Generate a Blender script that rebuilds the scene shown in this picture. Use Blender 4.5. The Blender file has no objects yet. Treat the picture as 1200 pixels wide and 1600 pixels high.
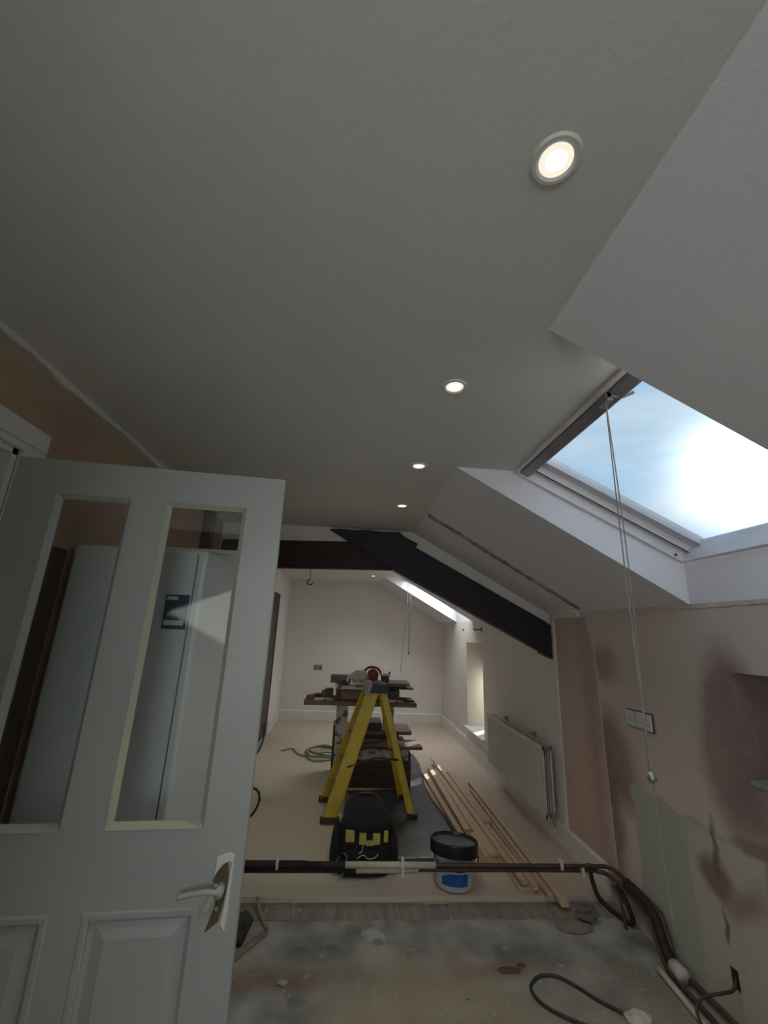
import bpy, bmesh, math, random
from mathutils import Vector, Matrix
random.seed(7)
S = bpy.context.scene
COL = S.collection
# ---------------------------------------------------------------- camera, sky, sun, lights, exposure
PITCH, YAW, ROLL, FPX = math.radians(15.978), math.radians(4.077), math.radians(2.313), 651.8
EYE = Vector((0, 0, 1.5))
fw = Vector((math.sin(YAW)*math.cos(PITCH), math.cos(YAW)*math.cos(PITCH), math.sin(PITCH)))
rt = Vector((math.cos(YAW), -math.sin(YAW), 0)); up = rt.cross(fw)
r2 = rt*math.cos(ROLL) + up*math.sin(ROLL); u2 = up*math.cos(ROLL) - rt*math.sin(ROLL)
cam = bpy.data.cameras.new('camera'); camo = bpy.data.objects.new('camera', cam); COL.objects.link(camo)
M = Matrix((r2, u2, -fw)).transposed().to_4x4(); M.translation = EYE
camo.matrix_world = M
cam.sensor_fit = 'HORIZONTAL'; cam.sensor_width = 36; cam.lens = 36*FPX/1200; cam.clip_start = .02; cam.clip_end = 200
S.camera = camo
S.view_settings.view_transform = 'Standard'; S.view_settings.look = 'None'
S.view_settings.gamma = 1; S.view_settings.use_curve_mapping = False
S.view_settings.exposure = -0.12
S.cycles.max_bounces = 14; S.cycles.diffuse_bounces = 8; S.cycles.glossy_bounces = 6
S.cycles.transparent_max_bounces = 24; S.cycles.sample_clamp_indirect = 6
SUND = Vector((0.704, 0.643, 0.303)).normalized()

def nn(t, kind, **kw):
    n = t.nodes.new(kind)
    for k, v in kw.items(): setattr(n, k, v)
    return n
def val(t, sock, v):
    if hasattr(v, 'links'): t.links.new(v, sock)
    else: sock.default_value = v
def math_(t, op, a, b=0.0, clamp=False):
    n = nn(t, 'ShaderNodeMath', operation=op, use_clamp=clamp); val(t, n.inputs[0], a); val(t, n.inputs[1], b); return n.outputs[0]
def mixc(t, f, a, b):
    n = nn(t, 'ShaderNodeMix', data_type='RGBA')
    val(t, n.inputs[0], f); val(t, n.inputs[6], a); val(t, n.inputs[7], b); return n.outputs[2]
def c4(c): return (c[0], c[1], c[2], 1)

W = bpy.data.worlds.new('sky'); S.world = W; W.use_nodes = True
t = W.node_tree; t.nodes.clear()
geo = nn(t, 'ShaderNodeTexCoord'); sep = nn(t, 'ShaderNodeSeparateXYZ'); t.links.new(geo.outputs['Generated'], sep.inputs[0])
mp = nn(t, 'ShaderNodeMapping'); t.links.new(geo.outputs['Generated'], mp.inputs[0]); mp.inputs['Scale'].default_value = (1.2, 2.2, 6.5); mp.inputs['Rotation'].default_value = (0, .35, .3)
ns = nn(t, 'ShaderNodeTexNoise'); t.links.new(mp.outputs[0], ns.inputs[0]); ns.inputs['Scale'].default_value = 1.7; ns.inputs['Detail'].default_value = 6; ns.inputs['Roughness'].default_value = .55; ns.inputs['Distortion'].default_value = .6
rp = nn(t, 'ShaderNodeValToRGB'); t.links.new(ns.outputs['Fac'], rp.inputs[0]); rp.color_ramp.elements[0].position = .38; rp.color_ramp.elements[1].position = .68
blue = mixc(t, math_(t, 'MULTIPLY', sep.outputs[2], 1.2, True), (.50, .74, .96, 1), (.34, .58, .90, 1))
cl = mixc(t, math_(t, 'MULTIPLY', rp.outputs[0], .75), blue, (.80, .90, .98, 1))
dot = nn(t, 'ShaderNodeVectorMath', operation='DOT_PRODUCT'); t.links.new(geo.outputs['Generated'], dot.inputs[0]); dot.inputs[1].default_value = SUND
dm = math_(t, 'MAXIMUM', dot.outputs['Value'], 0)
glow = math_(t, 'ADD', math_(t, 'MULTIPLY', math_(t, 'POWER', dm, 14), .07), math_(t, 'MULTIPLY', math_(t, 'POWER', dm, 260), 3.0))
add = nn(t, 'ShaderNodeMix', data_type='RGBA', blend_type='ADD'); add.inputs[0].default_value = 1
t.links.new(cl, add.inputs[6]); t.links.new(glow, add.inputs[7])
bg = nn(t, 'ShaderNodeBackground'); t.links.new(add.outputs[2], bg.inputs[0]); bg.inputs[1].default_value = 1.02
ow = nn(t, 'ShaderNodeOutputWorld'); t.links.new(bg.outputs[0], ow.inputs[0])

sl = bpy.data.lights.new('sun', 'SUN'); sl.energy = 16; sl.angle = math.radians(.6); sl.color = (1, .95, .86)
so = bpy.data.objects.new('sun', sl); COL.objects.link(so); so.rotation_euler = SUND.to_track_quat('Z', 'Y').to_euler()
def area(name, loc, dirn, sx, sy, power, color):
    l = bpy.data.lights.new(name, 'AREA'); l.shape = 'RECTANGLE'; l.size = sx; l.size_y = sy; l.energy = power; l.color = color
    o = bpy.data.objects.new(name, l); COL.objects.link(o); o.location = loc
    o.rotation_euler = (-Vector(dirn)).to_track_quat('Z', 'Y').to_euler(); return o
area('fill_light_behind', (-.1, -2.25, 1.45), (0, .85, .5), 1.2, 1.1, 22, (.90, .97, .96))       # added unseen fill lamp behind the camera, brightens the near half
area('daylight_skylight_far', (1.42, 6.35, 2.40), (-.447, 0, -.894), .8, .85, 29, (.97, .97, .96))
area('daylight_slit_window', (2.25, 5.83, .85), (-1, 0, 0), .6, .5, 6, (1, .93, .84))

# ---------------------------------------------------------------- materials
def pbr(name, c1, c2=None, rough=.6, scale=8, metal=0, bump=0, bscale=40, spec=.5, det=5, coat=0, stretch=None, lo=.35, hi=.65):
    m = bpy.data.materials.new(name); m.use_nodes = True; t = m.node_tree
    b = t.nodes['Principled BSDF']; b.inputs['Roughness'].default_value = rough; b.inputs['Metallic'].default_value = metal
    b.inputs['Specular IOR Level'].default_value = spec; b.inputs['Coat Weight'].default_value = coat
    tc = nn(t, 'ShaderNodeTexCoord'); src = tc.outputs['Object']
    if stretch:
        mp = nn(t, 'ShaderNodeMapping'); mp.inputs['Scale'].default_value = stretch; t.links.new(src, mp.inputs[0]); src = mp.outputs[0]
    n = nn(t, 'ShaderNodeTexNoise'); n.inputs['Scale'].default_value = scale; n.inputs['Detail'].default_value = det; t.links.new(src, n.inputs[0])
    r = nn(t, 'ShaderNodeMapRange'); t.links.new(n.outputs['Fac'], r.inputs[0]); r.inputs[1].default_value = lo; r.inputs[2].default_value = hi
    t.links.new(mixc(t, r.outputs[0], c4(c1), c4(c2 or [x*.9 for x in c1])), b.inputs['Base Color'])
    if bump:
        n2 = nn(t, 'ShaderNodeTexNoise'); n2.inputs['Scale'].default_value = bscale; n2.inputs['Detail'].default_value = 4; t.links.new(src, n2.inputs[0])
        bp = nn(t, 'ShaderNodeBump'); bp.inputs['Strength'].default_value = bump; bp.inputs['Distance'].default_value = .01
        t.links.new(n2.outputs['Fac'], bp.inputs['Height']); t.links.new(bp.outputs[0], b.inputs['Normal'])
    return m
M_ = {}
M_['ceil'] = pbr('ceiling_paint', (.70, .70, .66), (.65, .64, .62), .75, 1.4, bump=.12, bscale=60)
M_['slope'] = pbr('slope_paint_glare_tint', (.77, .76, .80), (.73, .71, .76), .75, 1.1, bump=.12, bscale=60)  # lighter lavender tint puts the sun glare on the slope into its colour
M_['white'] = pbr('white_wall_paint', (.74, .71, .67), (.69, .66, .62), .7, 1.5, bump=.1, bscale=50)
M_['gloss'] = pbr('white_gloss_paint', (.72, .72, .70), (.67, .67, .65), .38, 3, bump=.04, bscale=30)
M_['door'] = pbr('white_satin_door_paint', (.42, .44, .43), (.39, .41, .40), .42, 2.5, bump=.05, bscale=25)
M_['edge'] = pbr('yellowed_paint', (.50, .49, .37), (.44, .45, .38), .45, 5)
M_['frame'] = pbr('window_frame_paint', (.74, .72, .75), (.68, .66, .68), .4, 6)
M_['grey_metal'] = pbr('grey_aluminium', (.30, .28, .30), (.24, .23, .25), .35, 12, metal=.4)
M_['beam'] = pbr('dark_stained_beam', (.012, .007, .018), (.024, .013, .028), .6, 6, bump=.5, bscale=18, stretch=(1, 4, 6))
M_['collar'] = pbr('dark_brown_beam', (.050, .014, .012), (.020, .008, .008), .65, 5, bump=.5, bscale=18, stretch=(1, 5, 8))
M_['black'] = pbr('black_plastic', (.012, .012, .014), (.02, .02, .024), .4, 20)
M_['cable'] = pbr('dark_cable', (.03, .03, .028), (.05, .05, .045), .5, 30)
M_['fabric'] = pbr('black_nylon', (.010, .011, .016), (.020, .021, .028), .8, 30, bump=.6, bscale=300)
M_['yellow'] = pbr('yellow_fibreglass', (.72, .52, .035), (.58, .42, .04), .45, 12, bump=.05)
M_['ochre'] = pbr('yellow_webbing', (.55, .46, .08), (.45, .38, .08), .7, 60)
M_['sheet'] = pbr('dark_plastic_sheet', (.045, .052, .066), (.080, .088, .10), .28, 4, bump=.5, bscale=9)
M_['pipe'] = pbr('brown_painted_copper', (.055, .032, .024), (.095, .058, .042), .45, 25)
M_['lag'] = pbr('cream_pipe_lagging', (.62, .58, .44), (.52, .48, .37), .7, 18)
M_['rubber'] = pbr('black_lagging', (.014, .011, .010), (.03, .024, .02), .7, 25, bump=.3)
M_['pine'] = pbr('sawn_pine', (.60, .45, .32), (.50, .37, .25), .65, 6, bump=.15, stretch=(8, .6, 8))
M_['pine2'] = pbr('planed_pine', (.66, .50, .34), (.56, .40, .26), .55, 6, bump=.1, stretch=(8, .6, 8))
M_['pine3'] = pbr('weathered_pine', (.42, .29, .20), (.50, .36, .24), .7, 6, bump=.2, stretch=(8, .6, 8))
M_['darkwood'] = pbr('dark_brown_laminate', (.075, .042, .028), (.048, .026, .018), .5, 6, bump=.2, stretch=(1, 7, 7))
M_['midwood'] = pbr('brown_board', (.20, .13, .09), (.14, .09, .065), .55, 5, bump=.15, stretch=(1, 7, 7))
M_['distress'] = pbr('flaking_white_board', (.62, .61, .58), (.18, .14, .11), .6, 14, bump=.3, lo=.52, hi=.60)
M_['tub'] = pbr('white_plastic', (.58, .60, .60), (.52, .54, .55), .4, 6)
M_['lid'] = pbr('black_gloss_lid', (.012, .015, .020), (.018, .022, .028), .30, 6, spec=.35)
M_['blue'] = pbr('blue_print', (.02, .11, .42), (.015, .08, .33), .45, 5)
M_['navy'] = pbr('navy_print', (.05, .08, .14), (.04, .06, .11), .4, 5)
M_['fridge'] = pbr('fridge_enamel', (.70, .73, .74), (.67, .70, .71), .4, 2)
M_['faded'] = pbr('faded_red', (.17, .085, .075), (.12, .06, .05), .8, 30)
M_['red'] = pbr('red_plastic', (.34, .035, .035), (.22, .03, .03), .45, 12)
M_['cloth'] = pbr('crumpled_white_paper', (.66, .62, .58), (.52, .48, .45), .8, 15, bump=.5)
M_['card'] = pbr('grubby_cardboard', (.30, .25, .19), (.20, .17, .135), .85, 12, bump=.3)
M_['plaster_bits'] = pbr('plaster_crumbs', (.34, .34, .31), (.24, .24, .22), .9, 20, bump=.5)
M_['scar'] = pbr('rough_old_plaster', (.16, .145, .13), (.42, .38, .35), .9, 14, bump=1.0, bscale=40)
M_['radiator'] = pbr('radiator_enamel', (.60, .60, .53), (.56, .56, .50), .4, 3)
M_['steel'] = pbr('dull_steel', (.42, .42, .40), (.32, .32, .30), .4, 20, metal=.8)
M_['brass'] = pbr('dull_brass_lock', (.10, .075, .045), (.16, .12, .07), .5, 20, metal=.5)
M_['cord'] = pbr('grey_nylon_cord', (.22, .21, .21), (.30, .28, .28), .6, 30)
M_['greencable'] = pbr('green_yellow_cable', (.22, .27, .13), (.16, .19, .10), .5, 30)
M_['darkdoor'] = pbr('dark_stained_door', (.055, .045, .042), (.040, .032, .030), .5, 6, stretch=(4, 4, .6))
M_['render'] = pbr('cream_render', (.78, .70, .58), (.72, .64, .53), .85, 4, bump=.2)

def glass_mat():
    m = bpy.data.materials.new('clear_glass'); m.use_nodes = True; t = m.node_tree; t.nodes.clear()
    o = nn(t, 'ShaderNodeOutputMaterial'); mx = nn(t, 'ShaderNodeMixShader'); tr = nn(t, 'ShaderNodeBsdfTransparent'); gl = nn(t, 'ShaderNodeBsdfGlossy')
    gl.inputs['Roughness'].default_value = .0; tr.inputs[0].default_value = (.97, .985, .98, 1)
    g = nn(t, 'ShaderNodeNewGeometry'); fr = nn(t, 'ShaderNodeFresnel')
    ior = math_(t, 'ADD', 1.52, math_(t, 'MULTIPLY', g.outputs['Backfacing'], 1/1.52-1.52)); t.links.new(ior, fr.inputs['IOR'])
    t.links.new(fr.outputs[0], mx.inputs[0]); t.links.new(tr.outputs[0], mx.inputs[1]); t.links.new(gl.outputs[0], mx.inputs[2]); t.links.new(mx.outputs[0], o.inputs[0])
    return m
M_['glass'] = glass_mat()
def emit(name, c, s):
    m = bpy.data.materials.new(name); m.use_nodes = True; t = m.node_tree; t.nodes.clear()
    o = nn(t, 'ShaderNodeOutputMaterial'); e = nn(t, 'ShaderNodeEmission'); e.inputs[0].default_value = c4(c); e.inputs[1].default_value = s
    t.links.new(e.outputs[0], o.inputs[0]); return m
M_['lamp'] = emit('led_lamp', (1, .93, .80), 2.6)
M_['lampring'] = emit('led_lens_ring', (1, .88, .72), 1.1)

# plaster wall and floors with stains: masks are warped ellipses in object space
def stain_mat(name, base1, base2, scale, stains, rough=.8, bump=.2, bscale=30, axes=(1, 2), warp=.06, extra=None):
    m = bpy.data.materials.new(name); m.use_nodes = True; t = m.node_tree; b = t.nodes['Principled BSDF']; b.inputs['Roughness'].default_value = rough
    b.inputs['Specular IOR Level'].default_value = .3
    tc = nn(t, 'ShaderNodeTexCoord')
    n = nn(t, 'ShaderNodeTexNoise'); n.inputs['Scale'].default_value = scale; n.inputs['Detail'].default_value = 7; t.links.new(tc.outputs['Object'], n.inputs[0])
    r = nn(t, 'ShaderNodeMapRange'); t.links.new(n.outputs['Fac'], r.inputs[0]); r.inputs[1].default_value = .34; r.inputs[2].default_value = .66
    c = mixc(t, r.outputs[0], c4(base1), c4(base2))
    wn = nn(t, 'ShaderNodeTexNoise'); wn.inputs['Scale'].default_value = 7; wn.inputs['Detail'].default_value = 5; t.links.new(tc.outputs['Object'], wn.inputs[0])
    wc = nn(t, 'ShaderNodeSeparateColor'); t.links.new(wn.outputs['Color'], wc.inputs[0])
    sp = nn(t, 'ShaderNodeSeparateXYZ'); t.links.new(tc.outputs['Object'], sp.inputs[0])
    A = math_(t, 'ADD', sp.outputs[axes[0]], math_(t, 'MULTIPLY', math_(t, 'SUBTRACT', wc.outputs[0], .5), warp*4))
    B = math_(t, 'ADD', sp.outputs[axes[1]], math_(t, 'MULTIPLY', math_(t, 'SUBTRACT', wc.outputs[1], .5), warp*4))
    for s in stains:
        kind = s[0]
        if kind == 'e':      # ellipse: cx, cy, rx, ry, angle, softness, colour, strength
            _, cx, cy, rx, ry, an, sf, col, st = s
            ca, sa = math.cos(an), math.sin(an)
            dx = math_(t, 'SUBTRACT', A, cx); dy = math_(t, 'SUBTRACT', B, cy)
            u = math_(t, 'DIVIDE', math_(t, 'ADD', math_(t, 'MULTIPLY', dx, ca), math_(t, 'MULTIPLY', dy, sa)), rx)
            v = math_(t, 'DIVIDE', math_(t, 'SUBTRACT', math_(t, 'MULTIPLY', dy, ca), math_(t, 'MULTIPLY', dx, sa)), ry)
            d = math_(t, 'SQRT', math_(t, 'ADD', math_(t, 'MULTIPLY', u, u), math_(t, 'MULTIPLY', v, v)))
            mr = nn(t, 'ShaderNodeMapRange'); t.links.new(d, mr.inputs[0]); mr.inputs[1].default_value = 1+sf; mr.inputs[2].default_value = 1-sf
            f = mr.outputs[0]
        else:                # box: x0, x1, y0, y1, softness, colour, strength
            _, x0, x1, y0, y1, sf, col, st = s
            f = None
            for (q, lim, sg) in ((A, x0, 1), (A, x1, -1), (B, y0, 1), (B, y1, -1)):
                if lim is None: continue
                k = math_(t, 'DIVIDE', math_(t, 'MULTIPLY', math_(t, 'SUBTRACT', q, lim), sg), sf, True)
                f = k if f is None else math_(t, 'MULTIPLY', f, k)
        c = mixc(t, math_(t, 'MULTIPLY', f, st), c, c4(col))
    n3 = nn(t, 'ShaderNodeTexNoise'); n3.inputs['Scale'].default_value = 26; n3.inputs['Detail'].default_value = 6; t.links.new(tc.outputs['Object'], n3.inputs[0])
    r3 = nn(t, 'ShaderNodeMapRange'); t.links.new(n3.outputs['Fac'], r3.inputs[0]); r3.inputs[1].default_value = .62; r3.inputs[2].default_value = .72
    if extra: c = mixc(t, math_(t, 'MULTIPLY', r3.outputs[0], extra[1]), c, c4(extra[0]))
    t.links.new(c, b.inputs['Base Color'])
    n2 = nn(t, 'ShaderNodeTexNoise'); n2.inputs['Scale'].default_value = bscale; n2.inputs['Detail'].default_value = 5; t.links.new(tc.outputs['Object'], n2.inputs[0])
    bp = nn(t, 'ShaderNodeBump'); bp.inputs['Strength'].default_value = bump; bp.inputs['Distance'].default_value = .01
    t.links.new(n2.outputs['Fac'], bp.inputs['Height']); t.links.new(bp.outputs[0], b.inputs['Normal'])
    return m
DAMP = (.235, .155, .148)
M_['plaster'] = stain_mat('pink_skim_plaster', (.62, .53, .49), (.54, .455, .42), 1.6, [
    ('e', 2.80, 1.35, .13, .12, 0, .35, DAMP, .75),
    ('e', 2.80, .80, .20, .27, -.5, .35, DAMP, .95),
    ('e', 2.88, .42, .09, .30, 0, .5, (.22, .13, .10), .8),
    ('e', 1.93, 1.12, .16, .36, .12, .25, DAMP, .95),
    ('e', 1.78, .86, .22, .16, 0, .5, DAMP, .8),
    ('e', 2.40, 1.25, .35, .5, 0, .8, (.56, .49, .44), .6),
    ('b', None, 2.66, None, .70, .008, (.40, .41, .35), 1),
    ('b', None, 2.27, None, .67, .012, (.50, .46, .37), .9),
    ('e', 2.12, .50, .08, .075, .7, .3, (.22, .13, .10), .9),
    ('e', 1.98, .47, .12, .05, -.6, .6, (.30, .20, .16), .8),
    ('e', 1.86, .70, .13, .035, 0, .4, (.24, .16, .15), .8),
    ('e', 1.83, .58, .03, .09, 0, .4, (.26, .25, .22), .8),
    ('e', 2.10, .63, .015, .10, .1, .4, (.12, .12, .11), .8),
    ('e', 2.10, .33, .012, .06, 0, .4, (.08, .09, .14), .8)], warp=.03, bump=.3, bscale=22, extra=((.55, .50, .46), .25))
M_['leftplaster'] = stain_mat('orange_brown_plaster', (.46, .335, .235), (.38, .265, .19), 1.8, [
    ('e', 1.5, 2.36, 2.5, .08, 0, .6, (.42, .38, .30), .8)], warp=.05)
M_['nearfloor'] = stain_mat('old_grey_floor_screed', (.18, .185, .17), (.42, .42, .37), 4.5, [
    ('e', .45, 2.05, .52, .45, 0, .22, (.38, .33, .22), .75),
    ('e', -.1, 2.47, .9, .07, 0, .9, (.34, .28, .21), .6),
    ('e', -.25, 2.42, .30, .05, 0, .9, (.20, .12, .10), .7),
    ('e', .85, 2.47, .20, .04, .1, .7, (.27, .14, .12), .6),
    ('e', 1.30, 2.12, .4, .2, 0, .8, (.34, .29, .22), .6),
    ('e', .23, 2.70, .05, .05, 0, .3, (.50, .50, .46), .9),
    ('e', .27, 2.82, .04, .07, 0, .3, (.40, .40, .36), .7),
    ('e', -.02, 2.86, .05, .022, 0, .3, (.55, .55, .50), .9),
    ('e', -.32, 2.93, .07, .03, 0, .3, (.55, .55, .50), .9),
    ('e', -.2, 2.30, .035, .05, 0, .4, (.34, .33, .28), .8),
    ('b', 1.35, 1.62, None, 2.6, .12, (.25, .235, .16), .6)], axes=(0, 1), warp=.03, bump=.35, bscale=14, extra=((.50, .49, .44), .5))
M_['farfloor'] = stain_mat('dusty_chipboard_floor', (.58, .50, .41), (.52, .44, .355), 1.2, [
    ('e', -.6, 3.5, 1.2, 1.6, 0, .7, (.66, .62, .50), .8),
    ('e', 1.2, 5.4, .8, 2.2, 0, .8, (.54, .43, .37), .7)], axes=(0, 1), warp=.08, bump=.12)
M_['boards'] = pbr('grey_floorboards', (.31, .28, .23), (.22, .20, .175), .75, 5, bump=.3, stretch=(6, .8, 1))

# ---------------------------------------------------------------- mesh helpers
class MB:
    def __init__(s): s.bm = bmesh.new()
    def box(s, x0, x1, y0, y1, z0, z1, mat=None):
        v = [Vector((x, y, z)) for x in (x0, x1) for y in (y0, y1) for z in (z0, z1)]
        if mat is not None: v = [mat @ p for p in v]
        v = [s.bm.verts.new(p) for p in v]
        for f in ((0, 1, 3, 2), (4, 6, 7, 5), (0, 4, 5, 1), (2, 3, 7, 6), (0, 2, 6, 4), (1, 5, 7, 3)): s.bm.faces.new([v[i] for i in f])
        return s
    def obox(s, c, d, mat):     # box of size d centred at c in matrix space
        return s.box(c[0]-d[0]/2, c[0]+d[0]/2, c[1]-d[1]/2, c[1]+d[1]/2, c[2]-d[2]/2, c[2]+d[2]/2, mat)
    def prism(s, pts, a, b, fn):  # pts polygon (p,q); fn(p,q,w)->xyz ; extruded w from a to b
        A = [s.bm.verts.new(fn(p, q, a)) for p, q in pts]; B = [s.bm.verts.new(fn(p, q, b)) for p, q in pts]
        n = len(pts); s.bm.faces.new(A); s.bm.faces.new(list(reversed(B)))
        for i in range(n): s.bm.faces.new((A[i], B[i], B[(i+1) % n], A[(i+1) % n]))
        return s
    def holes(s, us, vs, solid, a, b, fn):   # grid slab with holes; solid(i,j)
        def q(pp): s.bm.faces.new([s.bm.verts.new(fn(*p)) for p in pp])
        nu, nv = len(us)-1, len(vs)-1
        ok = lambda i, j: 0 <= i < nu and 0 <= j < nv and solid(i, j)
        for i in range(nu):
            for j in range(nv):
                if not ok(i, j): continue
                u0, u1, v0, v1 = us[i], us[i+1], vs[j], vs[j+1]
                q([(u0, v0, a), (u1, v0, a), (u1, v1, a), (u0, v1, a)]); q([(u0, v0, b), (u0, v1, b), (u1, v1, b), (u1, v0, b)])
                if not ok(i-1, j): q([(u0, v0, a), (u0, v1, a), (u0, v1, b), (u0, v0, b)])
                if not ok(i+1, j): q([(u1, v0, a), (u1, v0, b), (u1, v1, b), (u1, v1, a)])
                if not ok(i, j-1): q([(u0, v0, a), (u0, v0, b), (u1, v0, b), (u1, v0, a)])
                if not ok(i, j+1): q([(u0, v1, a), (u1, v1, a), (u1, v1, b), (u0, v1, b)])
        bmesh.ops.remove_doubles(s.bm, verts=s.bm.verts, dist=1e-5)
        return s
    def tube(s, pts, r, n=8, rs=None):
        pts = [Vector(p) for p in pts]; rings = []
        for i, p in enumerate(pts):
            d = (pts[min(i+1, len(pts)-1)]-pts[max(i-1, 0)]).normalized()
            a = d.cross(Vector((0, 0, 1)));
            if a.length < .2: a = d.cross(Vector((0, 1, 0)))
            a.normalize(); b = d.cross(a); rr = rs[i] if rs else r
            rings.append([s.bm.verts.new(p + (a*math.cos(k*2*math.pi/n) + b*math.sin(k*2*math.pi/n))*rr) for k in range(n)])
        for A, B in zip(rings, rings[1:]):
            for k in range(n): s.bm.faces.new((A[k], A[(k+1) % n], B[(k+1) % n], B[k]))
        s.bm.faces.new(rings[0]); s.bm.faces.new(list(reversed(rings[-1]))); return s
    def lathe(s, prof, n=40, mat=None):   # prof (r,z)
        rings = []
        for r, z in prof:
            vs = []
            for k in range(n):
                p = Vector((r*math.cos(k*2*math.pi/n), r*math.sin(k*2*math.pi/n), z))
                vs.append(s.bm.verts.new(mat @ p if mat is not None else p))
            rings.append(vs)
        for A, B in zip(rings, rings[1:]):
            for k in range(n): s.bm.faces.new((A[k], A[(k+1) % n], B[(k+1) % n], B[k]))
        s.bm.faces.new(list(reversed(rings[0]))); s.bm.faces.new(rings[-1]); return s
    def loft(s, rings):
        R = [[s.bm.verts.new(p) for p in r] for r in rings]; n = len(R[0])
        for A, B in zip(R, R[1:]):
            for k in range(n): s.bm.faces.new((A[k], A[(k+1) % n], B[(k+1) % n], B[k]))
        s.bm.faces.new(list(reversed(R[0]))); s.bm.faces.new(R[-1]); return s
    def build(s, name, mat, parent=None, bevel=0, smooth=False, seg=2, **props):
        bmesh.ops.recalc_face_normals(s.bm, faces=s.bm.faces)
        me = bpy.data.meshes.new(name); s.bm.to_mesh(me); s.bm.free()
        o = bpy.data.objects.new(name, me); COL.objects.link(o); me.materials.append(M_[mat] if isinstance(mat, str) else mat)
        if smooth:
            for p in me.polygons: p.use_smooth = True
        if parent is not None:
            o.parent = parent; bpy.context.view_layer.update(); o.matrix_parent_inverse = parent.matrix_world.inverted()
        if bevel:
            b = o.modifiers.new('bevel', 'BEVEL'); b.width = bevel; b.segments = seg; b.limit_method = 'ANGLE'; b.angle_limit = math.radians(40)
        for k, v in props.items(): o[k] = v
        return o
def struct(mb, name, mat, label, **k): return mb.build(name, mat, kind='structure', label=label, **k)
def thing(name, loc, label, cat, group=None):
    o = bpy.data.objects.new(name, None); COL.objects.link(o); o.location = loc; o.empty_display_size = .05
    o['label'] = label; o['category'] = cat
    if group: o['group'] = group
    bpy.context.view_layer.update(); return o
def spline(pts, n=8):
    pts = [Vector(p) for p in pts]; out = []
    P = [pts[0]] + pts + [pts[-1]]
    for i in range(1, len(P)-2):
        for k in range(n):
            t_ = k/n; a, b, c, d = P[i-1], P[i], P[i+1], P[i+2]
            out.append(.5*((2*b) + (c-a)*t_ + (2*a-5*b+4*c-d)*t_*t_ + (3*b-a-3*c+d)*t_**3))
    out.append(pts[-1]); return out

# ---------------------------------------------------------------- room shell
XL, XR, YN, YF, H, XS, ZE = -1.10, 1.71, -2.3, 7.87, 2.35, .52, 1.69
ZN = -.03
SKY = [(.965, 2.02), (5.9, 6.76)]
yxz = lambda p, q, w: Vector((p, w, q))         # (x,z) polygon extruded along y
yz_x = lambda u, v, w: Vector((w, u, v))        # (y,z) slab with x thickness
xz_y = lambda u, v, w: Vector((u, w, v))
struct(MB().box(-2.2, 2.1, YN-.2, 2.97, -.2, ZN), 'floor', 'nearfloor', 'stained grey floor of the near half of the room')
struct(MB().box(XL, XR, 2.97, YF, -.2, 0), 'floor', 'farfloor', 'dusty cream board floor of the far half of the room')
# strip of old boards in front of the raised edge
fb = MB(); x = -1.1
while x < 1.70:
    w = .148; x1 = min(x+w-.010, 1.70); fb.box(x, x1, 2.82+random.uniform(-.008, .008), 2.969, ZN-.02, ZN+.004); x += w
struct(fb, 'trim_1', 'boards', 'strip of old grey floorboards along the raised floor edge', bevel=.001)
struct(MB().box(-2.2, XS, YN-.2, YF+.2, H, H+.15), 'ceiling', 'ceil', 'flat grey white ceiling')
slope = MB()
prof = [(XS, H), (XR, ZE), (XR, 2.02), (.83, 2.46), (XS, 2.5)]
for a, b in ((YN-.2, SKY[0][0]), (SKY[0][1], SKY[1][0]), (SKY[1][1], YF+.2)): slope.prism(prof, a, b, yxz)
head = MB()
for a, b in SKY: head.prism([(XS, H), (.83, H), (.80, 2.5), (XS, 2.5)], a, b, yxz)
struct(head, 'ceiling_reveal', 'ceil', 'level ceiling strips running into the heads of both skylights')
struct(slope, 'ceiling_slope', 'slope', 'sloping plastered ceiling on the right with skylight reveals')
# right wall : slit window and shallow niche, top raised behind the skylights
zt = lambda y: 1.90 if any(a <= y <= b for a, b in SKY) else 1.69
def wall_seg(y0, y1, hole=None, mat='plaster', name='wall_right', label='', depth=.42, zb=-.2, ztop=None):
    ys = [y0, y1]; zs = [zb, ztop]
    if hole: ys = sorted(set(ys+[hole[0], hole[1]])); zs = sorted(set(zs+[hole[2], hole[3]]))
    sol = lambda i, j: not (hole and ys[i] >= hole[0]-1e-6 and ys[i+1] <= hole[1]+1e-6 and zs[j] >= hole[2]-1e-6 and zs[j+1] <= hole[3]+1e-6)
    struct(MB().holes(ys, zs, sol, XR, XR+depth, yz_x), name, mat, label)
wall_seg(YN, 3.5, (1.15, 1.86, .965, 1.385), 'plaster', 'wall_right', 'pink plastered right wall with damp patches and niche', ztop=ZE)
wall_seg(3.5, YF, (5.45, 6.2, .30, 1.40), 'white', 'wall_right_far', 'white painted right wall of the far room with a slit opening', ztop=ZE)
kerb = MB()
for a, b in SKY: kerb.box(XR, XR+.42, a, b, ZE+.0005, 1.905)
struct(kerb, 'trim_2', 'slope', 'upright reveals under both skylights')
struct(MB().box(XR+.2, XR+.26, 1.0, 2.0, .9, 1.45), 'wall_niche', stain_mat('dark_purple_plaster', (.22, .14, .145), (.17, .11, .12), 3, [], bump=.3), 'dark purple plaster back of the niche')  # niche back coloured darker than the wall around it
struct(MB().box(XR-.006, XR+.2, 1.17, 1.845, .945, .967), 'trim_3', 'plaster_bits', 'pale chipped ledge at the bottom of the niche', bevel=.004)
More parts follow.
